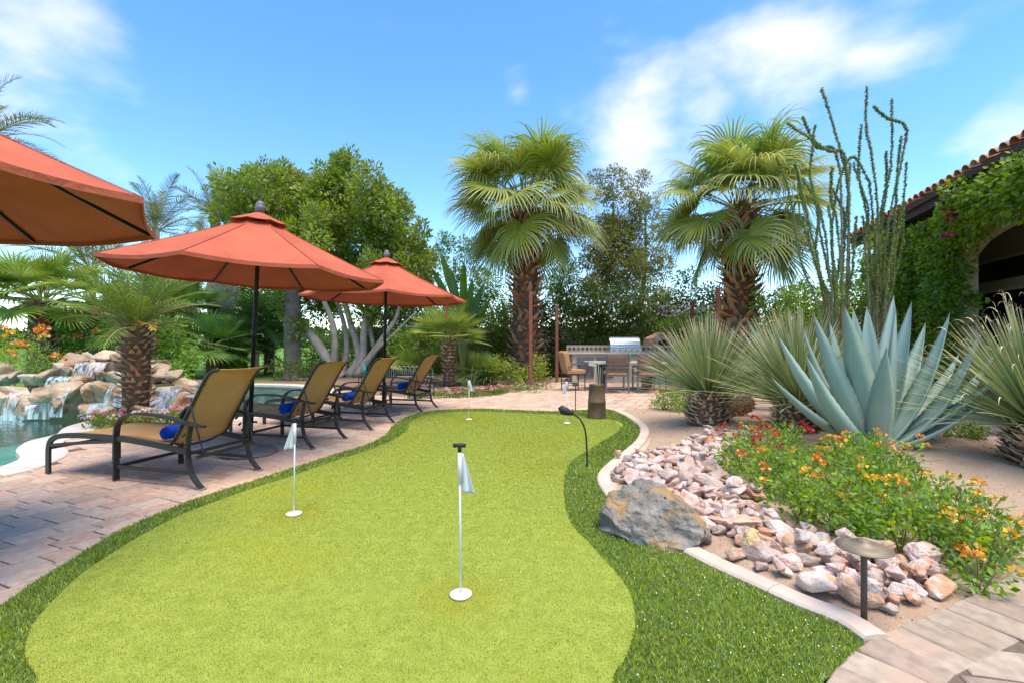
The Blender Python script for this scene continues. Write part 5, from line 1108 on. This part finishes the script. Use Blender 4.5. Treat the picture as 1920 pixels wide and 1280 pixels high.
rt, cs, c0 = shrub('bird_of_paradise_bush', [(15,655,40),(50,660,40),(85,675,30),(20,690,38),(65,690,35),(95,695,22),(-30,660,50)], 9.8, 'leaf_bright', 'feathery light green shrub with orange flower heads by the waterfall', size=.06, aspect=.3)
put_flowers(rt, [(x-c0[0], y-c0[1], z) for x, y, z in [tuple(at(a, b, 9.3)) for a, b in ((75,622),(80,618),(72,627),(33,647),(42,646),(105,668),(112,672),(18,664),(5,618),(20,628),(82,634))]], [f_or, f_or, f_ye], rx, smin=1.0, smax=1.5)
shrub('round_shrub', [(1800,812,36),(1770,815,24),(1835,818,24)], 5.55, 'leaf_mid', 'rounded clipped shrub right of the agave', size=.035, per=9000, jit=.15, sub=16)
shrub('yellow_green_shrub', [(950,690,26),(925,700,22),(1000,690,24),(1015,700,20),(975,700,22),(935,680,18),(1010,675,16)], 14.2, 'leaf_yellow', 'yellow-green shrub at the foot of the thick palm', size=.075)
shrub('low_green_shrub', [(560,690,26),(525,692,24),(590,690,22)], 16, 'leaf_dark', 'low dark shrub before the golf grass', size=.08)
shrub('low_hedge_shrub', [(300,690,20),(335,700,22),(280,700,18)], 11.2, 'leaf_bright', 'bright leafy shrub right of the waterfall crown', size=.08)
shrub('bed_shrub', [(800,670,28),(765,640,30),(830,650,26),(745,655,26)], 15.2, 'leaf_mid', 'leafy shrub behind the last lounger', size=.09)
shrub('light_shrub', [(1445,585,34),(1475,560,28),(1430,610,30),(1490,600,36),(1420,560,16)], 12.8, 'leaf_bright', 'light green shrub right of the second palm trunk', size=.09)
shrub('tall_light_shrub', [(1560,560,40),(1620,560,45),(1660,520,40),(1530,600,36),(1600,610,45),(1660,600,45),(1580,520,26),(1500,560,36),(1640,470,30),(1550,610,44),(1480,610,36),(1690,560,44)], 11.4, 'leaf_bright', 'tall light green shrub behind the ocotillo', size=.10)
rt, cs, c0 = shrub('pink_oleander', [(1345,590,28),(1300,600,24),(1270,600,22),(1250,620,22)], 16.0, 'leaf_bright', 'pale flowering oleander between hedge and second palm', size=.09)
f_wh = flower_mesh('white', 'flower_white', .11, 12); f_pk = flower_mesh('pink', 'flower_pink', .11, 12); f_mg = flower_mesh('magenta', 'flower_magenta', .11, 12)
put_flowers(rt, [(x-c0[0], y-c0[1], z) for x, y, z in [tuple(at(1235+rx.uniform(0, 115), 590+rx.uniform(-18, 14), 15.5)) for _ in range(26)]], [f_wh, f_pk], rx, smin=1, smax=1.8)
# low flower strips
def flower_strip(name, pts, label, nl, nf, mesh_list, size=.05, h=.16):
    cx = sum(p[0] for p in pts)/len(pts); cy = sum(p[1] for p in pts)/len(pts); root = empty(name, (cx, cy, 0), 0, label, 'flowers'); P = smoothpath([Vector((p[0]-cx, p[1]-cy, 0)) for p in pts], 8)
    B = np.array([tuple(rx.choice(P)+Vector((rx.uniform(-.16, .16), rx.uniform(-.16, .16), rx.uniform(.0, h)))) for _ in range(nl)]); D = rand_unit(nl); D[:, 2] = abs(D[:, 2])+.2
    V, F = leaves(B, D, size*RNG.uniform(.7, 1.3, nl), .5); link('leaves', np_mesh(V, F), M['leaf_mid'], root)
    put_flowers(root, [tuple(rx.choice(P)+Vector((rx.uniform(-.17, .17), rx.uniform(-.17, .17), h+rx.uniform(-.06, .05)))) for _ in range(nf)], mesh_list, rx, smin=.35, smax=.65); return root
g_ = lambda x, y: (G(x, y).x, G(x, y).y)
flower_strip('flower_strip', [g_(770, 748), g_(815, 745), g_(860, 744), g_(900, 742), g_(930, 739), g_(945, 735)], 'strip of pink, red and white bedding flowers along the pavers', 2600, 170, [f_wh, f_pk, f_mg, fr_ed, f_pk])
flower_strip('planter_flowers', [(-6.05,7.02), (-5.75,6.98), (-5.4,7.05), (-5.1,7.25), (-4.95,7.5)], 'pink, red and white flowers round the planter palm', 1300, 110, [f_wh, f_pk, f_mg, f_pk], h=.2)
flower_strip('edge_flowers', [g_(960, 733), g_(1000, 736), g_(1030, 728)], 'sparse pale flowers scattered round the first rust post', 260, 26, [f_wh, f_pk])
# strap-leaved clump and giant bird of paradise
def strap_clump(px, py, Y, n, L_, W, m, label, name, droop=1.0, spread=.9):
    b = at(px, py, Y); root = empty(name, (b.x, b.y, 0), 0, label, 'plant'); a = RNG.uniform(0, 6.28, n); e = RNG.uniform(.35, 1.4, n); D = np.column_stack([np.cos(a)*np.cos(e), np.sin(a)*np.cos(e), np.sin(e)]); B = np.column_stack([np.cos(a)*.08, np.sin(a)*.08, np.zeros(n)])
    V, F, T = strips(B, D, np.tile([0, 0, 1.], (n, 1))+rand_unit(n)*.2, L_*RNG.uniform(.6, 1.1, n), W, droop, 6, wprof=lambda t: min(1, .5+2*t)*(1-t)**.5); link('leaves', np_mesh(V, F, T), M[m], root); return root
strap_clump(915, 690, 14.6, 60, 1.0, .05, 'strap_leaf', 'clump of dark strap leaves left of the thick palm', 'strap_leaf_clump')
strap_clump(880, 735, 12.9, 50, .6, .03, 'strap_leaf', 'low strap-leaved clump behind the flower strip', 'strap_leaf_clump')
strap_clump(985, 718, 13.0, 60, .5, .03, 'fan_leaf_young', 'bright grassy tuft at the foot of the first rust post', 'grassy_tuft')
bx0 = at(868, 640, 16.8); root = empty('banana_plant', (bx0.x, bx0.y, -.02), 0, 'giant banana-leaved plant left of the thick palm', 'plant')
for k, (px, py, dy) in enumerate(((828,470,.3),(812,500,-.2),(845,500,.2),(885,520,-.4),(905,530,.4),(858,545,-.5),(870,490,.6),(820,520,.5),(895,575,-.6),(838,560,-.3),(915,560,.1))):
    q = at(px, py, 16.8+dy); tip = Vector((q.x-bx0.x, q.y-bx0.y, q.z)); b = Vector((tip.x*.25, tip.y*.2, tip.z*.55)); MB().tube([(0, 0, 0), b*.6, b], [.05, .035, .02], 6).build('stalk', M['petiole'], root)
    d = (tip-b); L_ = d.length*1.1; d.normalize(); n = 9; V = []; T = []; sd_ = Vector((1, .2*(-1)**k, 0)); sd_ = (sd_-d*sd_.dot(d)).normalized(); nn = d.cross(sd_)
    for i in range(n+1):
        t = i/n; w = .13*math.sin(math.pi*min(.08+t*.92, 1))**.7; c = b+d*L_*t+Vector((0, 0, -.16*t*t)); V += [c-sd_*w+nn*w*.35, c, c+sd_*w+nn*w*.35]; T += [t]*3
    F = [f for i in range(n) for f in ((i*3, i*3+1, i*3+4, i*3+3), (i*3+1, i*3+2, i*3+5, i*3+4))]; link('paddle_leaf', np_mesh(np.array(V), np.array(F), T), M['banana_leaf'], root, smooth=True)
# far trees beyond the golf grass: one wooded line
cl = []
for k in range(90):
    a = -1.15+k*.0195; d = 120+r.uniform(-15, 25); cl.append(((math.sin(a)*d, math.cos(a)*d, r.uniform(.5, 2.2)), r.uniform(2, 3.4)))
o = foliage('far_woodland', cl, 70, 1.1, M['leaf_dark'], None, sub=8); tag(o, 'distant line of trees beyond the golf grass', 'woodland', kind='stuff')

# two leafy trees at the garden's edge, beyond the palms
for lst, px, Y, lb in (([(470,560,34),(500,590,32),(445,590,30),(520,560,30),(480,525,26),(430,560,26),(500,620,28),(455,625,26)], 478, 25, 'leafy tree filling the gap behind the umbrella pole'), ([(250,545,36),(215,570,34),(285,570,34),(240,600,34),(300,605,30),(200,610,30),(265,625,30)], 250, 24, 'leafy tree behind the planter palm at the garden edge')):
    b = at(px, 640, Y); t = empty('edge_tree', (b.x, Y, -.06), 0, lb, 'tree', 'leafy trees at the garden edge'); m = MB(); limb(m, [(0, 0, 0), (.1, 0, 1.2), (-.1, .1, 2.4), (.1, .1, at(px, lst[0][1], Y).z)], .2, .06); m.build('trunk', M['bark_dark'], t, smooth=True)
    foliage('crown', [((c.x-b.x, c.y-Y, c.z), r_) for c, r_ in px_clumps(lst, Y, 1.0)], 1500, .18, M['leaf_mid'], t, sub=10, subr=.5)
# ------------------------------------------------------------------ agave: every leaf thick, channelled, tapering to a spine
def agave(base, tips, label, name='agave', wmax=.086, m='agave_leaf'):
    root = empty(name, base, 0, label, 'agave'); B0 = Vector(base)
    for k, (tip, wsc, sag) in enumerate(tips):
        tip = Vector(tip)-B0; h = Vector((tip.x, tip.y, 0)); out = h.normalized() if h.length > 1e-3 else Vector((0, -1, 0)); b = out*.07+Vector((0, 0, .02)); n = 34
        ctrl = b.lerp(tip, .5)+out*sag*.9*(1 if tip.z > .4 else 0)+Vector((0, 0, -sag*1.8 if tip.z > .4 else .2)); P = [(b*(1-t)**2+ctrl*2*t*(1-t)+tip*t*t) for t in [i/n for i in range(n+1)]]
        V = []; T = []; ln = (tip-b).length; W = wmax*wsc*min(1.15, .6+.4*ln)
        for i, p in enumerate(P):
            t = i/n; d = (P[min(i+1, n)]-P[max(i-1, 0)]).normalized(); sd_ = d.cross(Vector((0, 0, 1)));  sd_ = sd_ if sd_.length > .05 else Vector((-out.y, out.x, 0)); sd_.normalize(); sd_ = (sd_ if sd_.dot(Vector((-out.y, out.x, 0))) > 0 else -sd_); up = sd_.cross(d); up = up if up.dot(out) < .3*up.length or up.z > 0 else -up
            inner = -out*.8+Vector((0, 0, .6)); up = up if up.dot(inner) > 0 else -up
            w = W*(.62+.45*math.sin(math.pi*.5*min(1, t/.42))) if t < .42 else W*1.07*(1-((t-.42)/.58)**1.7); w = max(w*(1+.05*(i % 2)*(t < .93)), .002); th = .045*(1-t)**.8*wsc+.003; cv = w*(.42+.25*t)
            for u, zz in ((-1, cv), (-.5, cv*.28), (0, 0), (.5, cv*.28), (1, cv), (.55, cv*.2-th*.7), (0, -th), (-.55, cv*.2-th*.7)): V.append(p+sd_*w*u+up*zz); T.append(t)
        F = [(i*8+j, i*8+(j+1) % 8, (i+1)*8+(j+1) % 8, (i+1)*8+j) for i in range(n) for j in range(8)]; F4 = np.array(F)
        o = link('leaf', np_mesh(np.array([tuple(v) for v in V]), F4, T), M[m], root, smooth=True)
    return root
ab = G(1640, 836, .16); AY = ab.y
def T_(px, py, dy, w=1.0, sag=.12): return (at(px, py, AY+dy), w, sag)
agave((ab.x, ab.y, BH(ab.x, ab.y)-.02), [T_(1457,625,-.15,1.05,.16),T_(1504,612,.35),T_(1525,588,-.05,1.3,.10),T_(1509,660,-.5,1.0,.18),T_(1555,600,.5,.9),T_(1583,573,-.25,1.35,.05),T_(1599,576,.45,1.0,.05),T_(1625,574,.25,1.1,.03),T_(1676,553,.5,1.0,.06),T_(1679,575,-.1,1.1,.06),T_(1709,565,.15,1.1,.08),T_(1736,604,.5,1.0,.12),T_(1781,586,.0,1.05,.15),T_(1662,652,-.6,1.15,.08),T_(1838,622,-.2,1.0,.2),T_(1900,692,-.35,.7,.05),T_(1475,672,.5,.7,.1),T_(1445,705,-.1,.8,.1),T_(1860,735,-.3,.8,.1),T_(1870,655,.3,.8,.2),T_(1690,640,.55,1,.1),T_(1560,640,.6,.9,.1),T_(1800,660,.4,.9,.15)], 'huge blue-green agave with wide upright leaves')
q = G(1404, 770); agave((q.x+.9, 8.6, BH(q.x+.9, 8.6)), [(at(x, y, 8.6+d), .8, .06) for x, y, d in ((1385,612,0),(1400,600,.2),(1415,615,-.2),(1428,605,.2),(1440,612,0),(1452,598,.1),(1378,640,.3),(1462,620,-.1))], 'smaller blue agave behind the first tuft plant', wmax=.1)
# ------------------------------------------------------------------ tuft plants (sotol) on scaly trunks
def sotol(x, y, rt, ht, L_, n, label, seed, tilt=(0, 0), emin=.05, curl=False):
    z0 = BH(x, y); root = empty('tuft_plant', (x, y, z0-.02), 0, label, 'tuft plant', 'spiky tuft plants on scaly trunks'); rg = np.random.default_rng(seed)
    boot_trunk(root, ht, rt, rt*.95, int(ht/.05), 26, .12, .06, 'boot_pale', core='palm_core', tilt=.62)
    a = rg.uniform(0, 6.28, n); e = emin+(1.5-emin)*rg.uniform(0, 1, n)**.8; D = np.column_stack([np.cos(a)*np.cos(e)+tilt[0], np.sin(a)*np.cos(e)+tilt[1], np.sin(e)]); B = np.column_stack([np.cos(a)*rt*.55*np.cos(e), np.sin(a)*rt*.55*np.cos(e), ht-.03+.10*np.sin(e)])
    V, F, T = strips(B, D, np.tile([0, 0, 1.], (n, 1))+rg.normal(size=(n, 3))*.5, L_*rg.uniform(.72, 1.08, n), .019, rg.uniform(.0, .22, n), 7, wprof=lambda t: (1-t*.75) if t < .97 else .12)
    o = link('leaves', np_mesh(V, F, T), M['sotol_leaf'], root); tag(o, kind='stuff')
    if curl:
        m = 160; idx = rg.choice(n, m); tipi = V.reshape(n, 8, 2, 3)[idx, 7].mean(1); dd = V.reshape(n, 8, 2, 3)[idx, 7].mean(1)-V.reshape(n, 8, 2, 3)[idx, 6].mean(1)
        V2_, F2, T2 = strips(tipi, dd+rg.normal(size=(m, 3))*.02, rg.normal(size=(m, 3)), .14, .010, 3.2, 6); link('dry_tips', np_mesh(V2_, F2, np.ones(len(V2_))), M['sotol_leaf'], root)['kind'] = 'stuff'
    return root
p = G(1328, 806); sotol(p.x, p.y, .275, .44, 1.02, 760, 'spiky tuft plant on a fat barrel trunk beside the turf', 1)
p = G(1505, 815, .1); sotol(p.x, p.y+.1, .25, .36, 1.08, 760, 'spiky tuft plant between the barrel-trunked one and the agave', 2, tilt=(-.12, 0))
p = G(1925, 880, .05); sotol(p.x+.1, p.y, .2, .42, 1.05, 620, 'spiky tuft plant with curled dry tips by the house path', 3, tilt=(-.12, 0), curl=True)
p = G(1560, 812, .12); sotol(p.x+.35, p.y+1.2, .2, .3, 1.0, 420, 'tuft plant behind the agave, mostly hidden', 4)
def log_trunk(px, py, L_, r_, rz, label, z=.12):
    q = G(px, py, z); root = empty('fallen_trunk', (q.x, q.y, BH(q.x, q.y)+r_*.8), rz, label, 'trunk'); e = empty('trunk_piece', (0, 0, 0)); bpy.data.objects.remove(e)
    t = boot_trunk(root, L_, r_, r_*.85, int(L_/.04), 26, .055, .035, 'boot_tan', tilt=.85); t.rotation_euler = (0, math.radians(82), 0); return root
log_trunk(1535, 812, .85, .16, .15, 'scaly trunk lying between tuft plant and agave')
log_trunk(1365, 775, .5, .13, .5, 'scaly trunk stub lying behind the barrel trunk')
# old agave stump and dry leaves at its foot
# ------------------------------------------------------------------ ocotillo
def ocotillo(bx, by, stems, label):
    z0 = BH(bx, by); root = empty('ocotillo', (bx, by, z0-.05), 0, label, 'ocotillo', 'tall ocotillos behind the agave'); rg = np.random.default_rng(int(bx*100)); rr_ = random.Random(int(bx*10))
    for pts in stems:
        P0 = [Vector((q.x-bx, q.y-by, q.z-z0)) for q in pts]; P = smoothpath([Vector((P0[0].x*.15, P0[0].y*.2, 0))]+P0, 7); k = len(P)
        for i in range(2, k): P[i] += Vector((rr_.uniform(-.008, .008), rr_.uniform(-.008, .008), 0))
        st = MB().tube(P, [.016*(1-.7*i/(k-1))+.002 for i in range(k)], 6).build('stem', M['ocotillo_bark'], root, smooth=True)
        Pn = np.array([tuple(p) for p in P]); seg = np.linalg.norm(np.diff(Pn, axis=0), axis=1).sum(); nl = int(seg*380); ti = rg.uniform(.06, 1, nl)*(k-1); i0 = np.minimum(ti.astype(int), k-2); f = (ti-i0)[:, None]; B = Pn[i0]*(1-f)+Pn[i0+1]*f; D = rg.normal(size=(nl, 3)); D[:, 2] += .5
        V, F = leaves(B, D, rg.uniform(.02, .05, nl), .5); o = link('leaves', np_mesh(V, F), M['ocotillo_leaf'], st); tag(o, kind='stuff')
    return root
def stemspec(Y, lst, more=()): return [[at(x, y, Y+dy) for x, y, dy in l] for l in lst]+[[at(a+(b-a)*t+4*math.sin(i*2+t*4), 600+(y-600)*t, Y+.25*math.sin(i*1.7)*t) for t in (.15, .4, .7, 1)] for i, (a, b, y) in enumerate(more)]
ob = at(1575, 640, 8.2)
ocotillo(ob.x, ob.y, stemspec(8.2, [[(1590,560,0),(1592,420,.1),(1588,330,.1),(1565,240,.1),(1540,160,.1)],[(1590,330,.05),(1545,275,.0),(1475,226,-.1)],[(1575,320,.1),(1530,270,.1),(1505,215,.1)],[(1560,560,-.1),(1545,420,-.2),(1520,330,-.2),(1528,230,-.2)],[(1535,580,0),(1500,480,.2),(1480,360,.2),(1455,290,.2)],[(1550,570,.3),(1520,430,.4),(1502,350,.4),(1490,300,.4)],[(1570,560,.2),(1560,430,.3),(1575,330,.3),(1600,290,.3),(1632,340,.3)],[(1580,560,-.2),(1570,420,-.3),(1558,360,-.3),(1560,310,-.3)],[(1545,570,.1),(1530,460,.1),(1535,390,.1),(1505,330,.1)],[(1565,580,0),(1575,480,.2),(1582,400,.2),(1560,350,.2)]], [(1560,1500,395),(1570,1530,360),(1575,1550,380),(1580,1608,400),(1565,1515,430),(1580,1590,300)]), 'tall thin-stemmed ocotillo rising in front of the second palm')
ob = at(1648, 640, 8.6)
ocotillo(ob.x, ob.y, stemspec(8.6, [[(1650,560,0),(1648,430,0),(1640,320,0),(1625,240,0),(1625,158,0)],[(1655,550,.1),(1665,420,.1),(1690,300,.1),(1698,235,.1),(1660,215,.1),(1638,195,.1)],[(1640,560,.2),(1652,420,.2),(1672,290,.2),(1672,180,.2)],[(1660,570,-.1),(1676,430,-.1),(1682,330,-.1),(1690,250,-.1)],[(1635,560,.1),(1628,420,.1),(1610,320,.1),(1615,230,.1)],[(1630,570,-.2),(1622,440,-.2),(1628,390,-.2),(1600,300,-.2)],[(1665,570,.2),(1690,470,.2),(1693,400,.2),(1700,300,.2)],[(1645,560,.3),(1640,450,.3),(1660,350,.3),(1662,280,.3)]], [(1640,1620,400),(1650,1655,380),(1655,1680,420),(1645,1632,340),(1660,1695,380)]), 'tall ocotillo with bare forked tops beside the house roof')
# ------------------------------------------------------------------ lantana
def lantana(name, spots, label, fl, nfl, per=9000, size=.042, hz=.88):
    cx = sum(s[0] for s in spots)/len(spots); cy = sum(s[1] for s in spots)/len(spots); z0 = BH(cx, cy); root = empty(name, (cx, cy, z0), 0, label, 'shrub', 'flowering lantana bushes'); rn = random.Random(len(spots)*3+nfl)
    cl = [((x-cx, y-cy, r_*hz*.75), r_) for x, y, r_ in spots]; foliage('leaves', cl, per, size, M['leaf_lantana'], root, sub=26, subr=.30, flat=hz, aspect=.5, zmin=-.02)
    st = MB(); pts = []
    for c, r_ in cl:
        for k in range(9):
            d = Vector(rand_unit(1)[0]); d.z = abs(d.z)*.7+.15; e = Vector(c)+Vector((d.x*r_*1.1, d.y*r_*1.1, d.z*r_*hz*1.3)); st.tube([(c[0], c[1], -.02), Vector(c).lerp(e, .5)+Vector((0, 0, .02)), e], [.004, .003, .0015], 4)
            pts.append(e)
    st.build('twigs', M['petiole'], root)['kind'] = 'stuff'
    rn.shuffle(pts)
    put_flowers(root, [tuple(p+Vector((0, 0, .012))) for p in pts[:nfl]], fl, rn, smin=.75, smax=1.3)
    return root
l_r = flower_mesh('lr', 'flower_red', .055, 16); l_o = flower_mesh('lo', 'flower_orange', .055, 16); l_y = flower_mesh('ly', 'flower_yellow', .055, 16)
gs_ = lambda x, y, r_: (G(x, y, .05).x, G(x, y, .05).y, r_)
lantana('lantana_bush', [gs_(1560,880,.25),gs_(1640,885,.26),gs_(1500,965,.27),gs_(1560,985,.28),gs_(1620,1000,.28),gs_(1690,1020,.26),gs_(1560,930,.30),gs_(1640,950,.33),gs_(1720,970,.30),gs_(1500,925,.28),gs_(1600,900,.30),gs_(1680,915,.30),gs_(1750,1020,.24)], 'wide lantana bush with orange and yellow flowers behind the path light', [l_o, l_o, l_y, l_y], 44)
lantana('lantana_bush', [gs_(1385,880,.25),gs_(1430,895,.27),gs_(1450,860,.30),gs_(1400,850,.25),gs_(1480,880,.27),gs_(1440,920,.22)], 'lantana bush with red flowers along the pale stones', [l_r, l_r, l_o], 40)
lantana('lantana_bush', [gs_(1800,1050,.20),gs_(1850,1060,.20),gs_(1810,1010,.24),gs_(1870,1030,.2),gs_(1780,985,.22),gs_(1835,1095,.12)], 'straggling lantana with yellow flowers hanging over the border pavers', [l_y, l_y, l_o], 22, per=8000)
lantana('lantana_bush', [(2.95,8.55,.32),(3.2,8.9,.32),(2.75,8.8,.28)], 'small red lantana behind the barrel-trunked tuft plant', [l_r, l_r, l_o], 26, hz=.8)

# loose pale stones and dry litter on the granite
gbed = bpy.data.objects['granite_bed']
for cx, cy, sx, sy, k in ((1470, 805, 40, 12, 16), (1690, 830, 30, 10, 7), (1400, 815, 30, 6, 6), (1840, 800, 20, 8, 4)):
    for _ in range(k):
        q = G(cx+rr.uniform(-sx, sx), cy+rr.uniform(-sy, sy), .1); s = rr.uniform(.07, .16); o = bpy.data.objects.new('stone', rr.choice(STONES)); COL.objects.link(o); o.parent = gbed; o.location = (q.x, q.y, BH(q.x, q.y)+s*.2); o.scale = (s*1.2, s, s*.8); o.rotation_euler = (rr.uniform(-.4, .4), rr.uniform(-.4, .4), rr.uniform(0, 6))
n = 1500; P = np.column_stack([RNG.uniform(1.6, 6.2, n), RNG.uniform(2.6, 9.3, n)]); P = P[in_poly(P, bed_poly) & (dist_poly(P, bed_poly) > .1)]
zz = bed_h(P); D = rand_unit(len(P)); D[:, 2] *= .25; Vv, Ff = leaves(np.column_stack([P, zz+.008]), D, RNG.uniform(.015, .05, len(P)), .3, .3); o = link('dry_litter', np_mesh(Vv, Ff), M['boot_tan']); tag(o, 'dry leaf litter scattered over the granite bed', 'litter', kind='stuff')
# ------------------------------------------------------------------ house with tiled roof, arcade and vines
mat('stucco_house', (.50, .39, .28), (.57, .455, .34), rough=.9, scale=14, bump=.4, bscale=80)
mat('fascia', (.065, .04, .045), (.095, .06, .06), rough=.7, scale=9, bump=.2)
mat('roof_clay', (.36, .15, .085), (.48, .22, .13), rough=.8, scale=5, detail=6, rand=.3, bump=.3, c3=(.52, .34, .24), s3=3)
mat('cream_trim', (.60, .54, .43), (.65, .59, .48), rough=.6)
mat('window_glass', (.012, .014, .014), (.018, .02, .02), rough=.04, spec=.9)
mat('interior', (.02, .018, .016), (.03, .027, .024), rough=.9)
HO = Vector((7.62, 7.2, .0)); he = Vector((.308, .951, 0)); hn = Vector((.951, -.308, 0)); ha = math.atan2(he.y, he.x)
house = empty('house', HO, ha, 'single-storey tan house with clay tile roof and vines', 'house')
# local frame: x runs along the eave (away from the camera), y points to the pool (-) and into the house is -y rotated: use y = -inward
def hb(mb, s0, s1, o0, o1, z0, z1, ch=0): return mb.box(((s0+s1)/2, -(o0+o1)/2, (z0+z1)/2), (s1-s0, o1-o0, z1-z0), ch=ch)
EZ = 4.03
hb(MB(), 2.75, 7.0, .50, .80, 0, 3.99).build('arcade_wall', M['stucco_house'], house)
# arch: wall above the opening with a curved underside
V = []; n = 20; s0, s1 = -5.0, 2.75; zc, rise = 2.95, .5
for o_ in (.5, .8):
    for i in range(n+1):
        t = i/n; s = s0+(s1-s0)*t; z = zc+rise*math.sqrt(max(0, 1-(2*t-1)**2)); V += [(s, -o_, z), (s, -o_, 3.99)]
k = 2*(n+1); F = []
for i in range(n):
    a = 2*i; F += [(a, a+1, a+3, a+2), (k+a+2, k+a+3, k+a+1, k+a), (a, a+2, k+a+2, k+a)]
MB().add(V, F).build('arch', M['stucco_house'], house)
hb(MB(), -5.2, 7.0, 2.0, 2.2, 0, 3.99).build('wall', M['stucco_house'], house)
hb(MB(), 6.8, 7.0, .8, 2.0, 0, 3.99).build('end_wall', M['stucco_house'], house)
hb(MB(), -5.2, 7.0, .065, 2.2, 4.00, 4.04).build('soffit', M['fascia'], house)
f_ = hb(MB(), -5.2, 7.1, -.02, .06, 3.92, 4.15).build('fascia_board', M['fascia'], house)
MB().bar([(-5.2, .06, 4.11), (7.1, .06, 4.11)], .11, .09).build('gutter', M['fascia'], house)
# window wall: sliding doors, band, transom
for a, b, nm in ((-5.0, -2.4, 0), (-2.3, .5, 1), (.6, 2.9, 2), (3.0, 5.2, 3)):
    wnd = hb(MB(), a, b, 1.975, 1.99, .08, 2.35).build('window', M['window_glass'], house)
    fr = MB(); hb(fr, a-.05, b+.05, 1.93, 1.98, 2.35, 2.42); wf = fr.build('window_frame', M['cream_trim'], wnd)
    hb(MB(), a-.05, a, 1.93, 1.98, .05, 2.35).build('window_frame', M['cream_trim'], wnd); hb(MB(), b, b+.05, 1.93, 1.98, .05, 2.35).build('window_frame', M['cream_trim'], wnd)
    t = hb(MB(), a, b, 1.975, 1.99, 2.62, 3.05).build('transom_window', M['window_glass'], house); hb(MB(), a-.05, b+.05, 1.94, 1.98, 3.05, 3.11).build('window_frame', M['cream_trim'], t)
hb(MB(), -5.2, 5.4, 1.96, 2.0, 2.43, 2.60).build('trim_band', M['stucco_house'], house)
# clay tiles: barrel tiles in courses, the eave course open-ended
roof = hb(MB(), -5.3, 7.2, -.05, .0, 4.155, 4.18).build('roof', M['fascia'], house)
sl_ = math.radians(18); MB().add([(-5.3, .12, 4.18), (7.2, .12, 4.18), (7.2, -6.0, 4.18+6.12*math.tan(sl_)), (-5.3, -6.0, 4.18+6.12*math.tan(sl_))], [(0, 1, 2, 3)]).build('roof_deck', M['roof_clay'], roof)
tm = MB(); n = 8; rad0, rad1 = .105, .088; tl = .46
for (rr1, y0, z0) in ((1, 0, 0),):
    V = []
    for e, (ra, yy) in enumerate(((rad0, 0), (rad1, -tl))):
        for th in (0, .016): V += [((ra-th)*math.cos(math.pi*i/n), yy, (ra-th)*math.sin(math.pi*i/n)*.9) for i in range(n+1)]
    q = n+1; F = [(i, i+1, 2*q+i+1, 2*q+i) for i in range(n)]+[(q+i+1, q+i, 3*q+i, 3*q+i+1) for i in range(n)]+[(i+1, i, q+i, q+i+1) for i in range(n)]
    tm.add(V, F)
tile = tm.mesh(); tile.materials.append(M['roof_clay'])
cnt = 0
for row in range(5):
    for j in range(49):
        o = bpy.data.objects.new('roof_tile', tile); COL.objects.link(o); o.parent = roof; s = -5.1+j*.25
        o.location = (s+random.uniform(-.008, .008), .16-row*.40, 4.195+row*.40*math.tan(sl_)+random.uniform(-.004, .004)); o.rotation_euler = (-sl_*-1*-1, 0, random.uniform(-.02, .02)); cnt += 1
# vines: ivy on the pillar wall, bougainvillea over the fascia
def HL(s, o_, z): return (s, -o_, z)
ivy = empty('ivy', HO+he*4.6+hn*.45, ha, 'dense dark ivy covering the house pillar', 'climber')
cl = [((s-4.6, -(.45+random.uniform(-.06, .05))+.45, z), random.uniform(.26, .36)) for s in np.arange(2.75, 7.1, .3) for z in np.arange(.1, 3.6, .3)]
foliage('leaves', cl, 2600, .095, M['vine_leaf'], ivy, sub=7, subr=.6, flat=1, aspect=.75, droop=.5)
bou = empty('bougainvillea', HO+he*.5, ha, 'bright green vine with magenta blooms spilling over the eave', 'climber')
cl = []
for s in np.arange(-4.5, 4.8, .26):
    top = 3.92 if s > 1.6 else 4.04; bot = 3.3+.12*math.sin(s*2.3)-(.3 if s > 2.6 else 0)
    for z in np.arange(bot, top-.2, .24): cl.append(((s-.5, -.30+.16*math.sin((z-3)*2.5)+(.38 if s < 1.6 else 0)*(z-3), z), random.uniform(.2, .29)))
foliage('leaves', cl, 3400, .085, M['leaf_bright'], bou, sub=8, subr=.6, aspect=.7, droop=.4)
pts = []
for px, py in ((1782,402),(1790,398),(1797,396),(1803,402),(1776,415),(1800,408),(1778,418),(1810,443),(1786,404),(1795,403),(1830,365)):
    d = 8.6-(1790-1700)*0; q = at(px, py, 8.75); v = q-bou.location; pts.append((v.dot(he), .16, q.z))
put_flowers(bou, pts, [flower_mesh('boug', 'flower_magenta', .15, 14)], random.Random(3), smin=.9, smax=1.4)
# neighbour's roof far behind the hedge
nb = empty('neighbour_house', (11.5, 32, 0), 0, 'pale roofed neighbouring house beyond the hedge', 'house')
MB().box((0, 0, 1.5), (7, 5, 3.0)).build('wall', M['stucco_house'], nb)
MB().add([(-3.8, -2.8, 2.9), (3.8, -2.8, 2.9), (3.8, 2.8, 2.9), (-3.8, 2.8, 2.9), (-2.4, 0, 3.7), (2.4, 0, 3.7)], [(0, 1, 5, 4), (2, 3, 4, 5), (1, 2, 5), (3, 0, 4)]).build('roof', M['counter_stone'], nb)
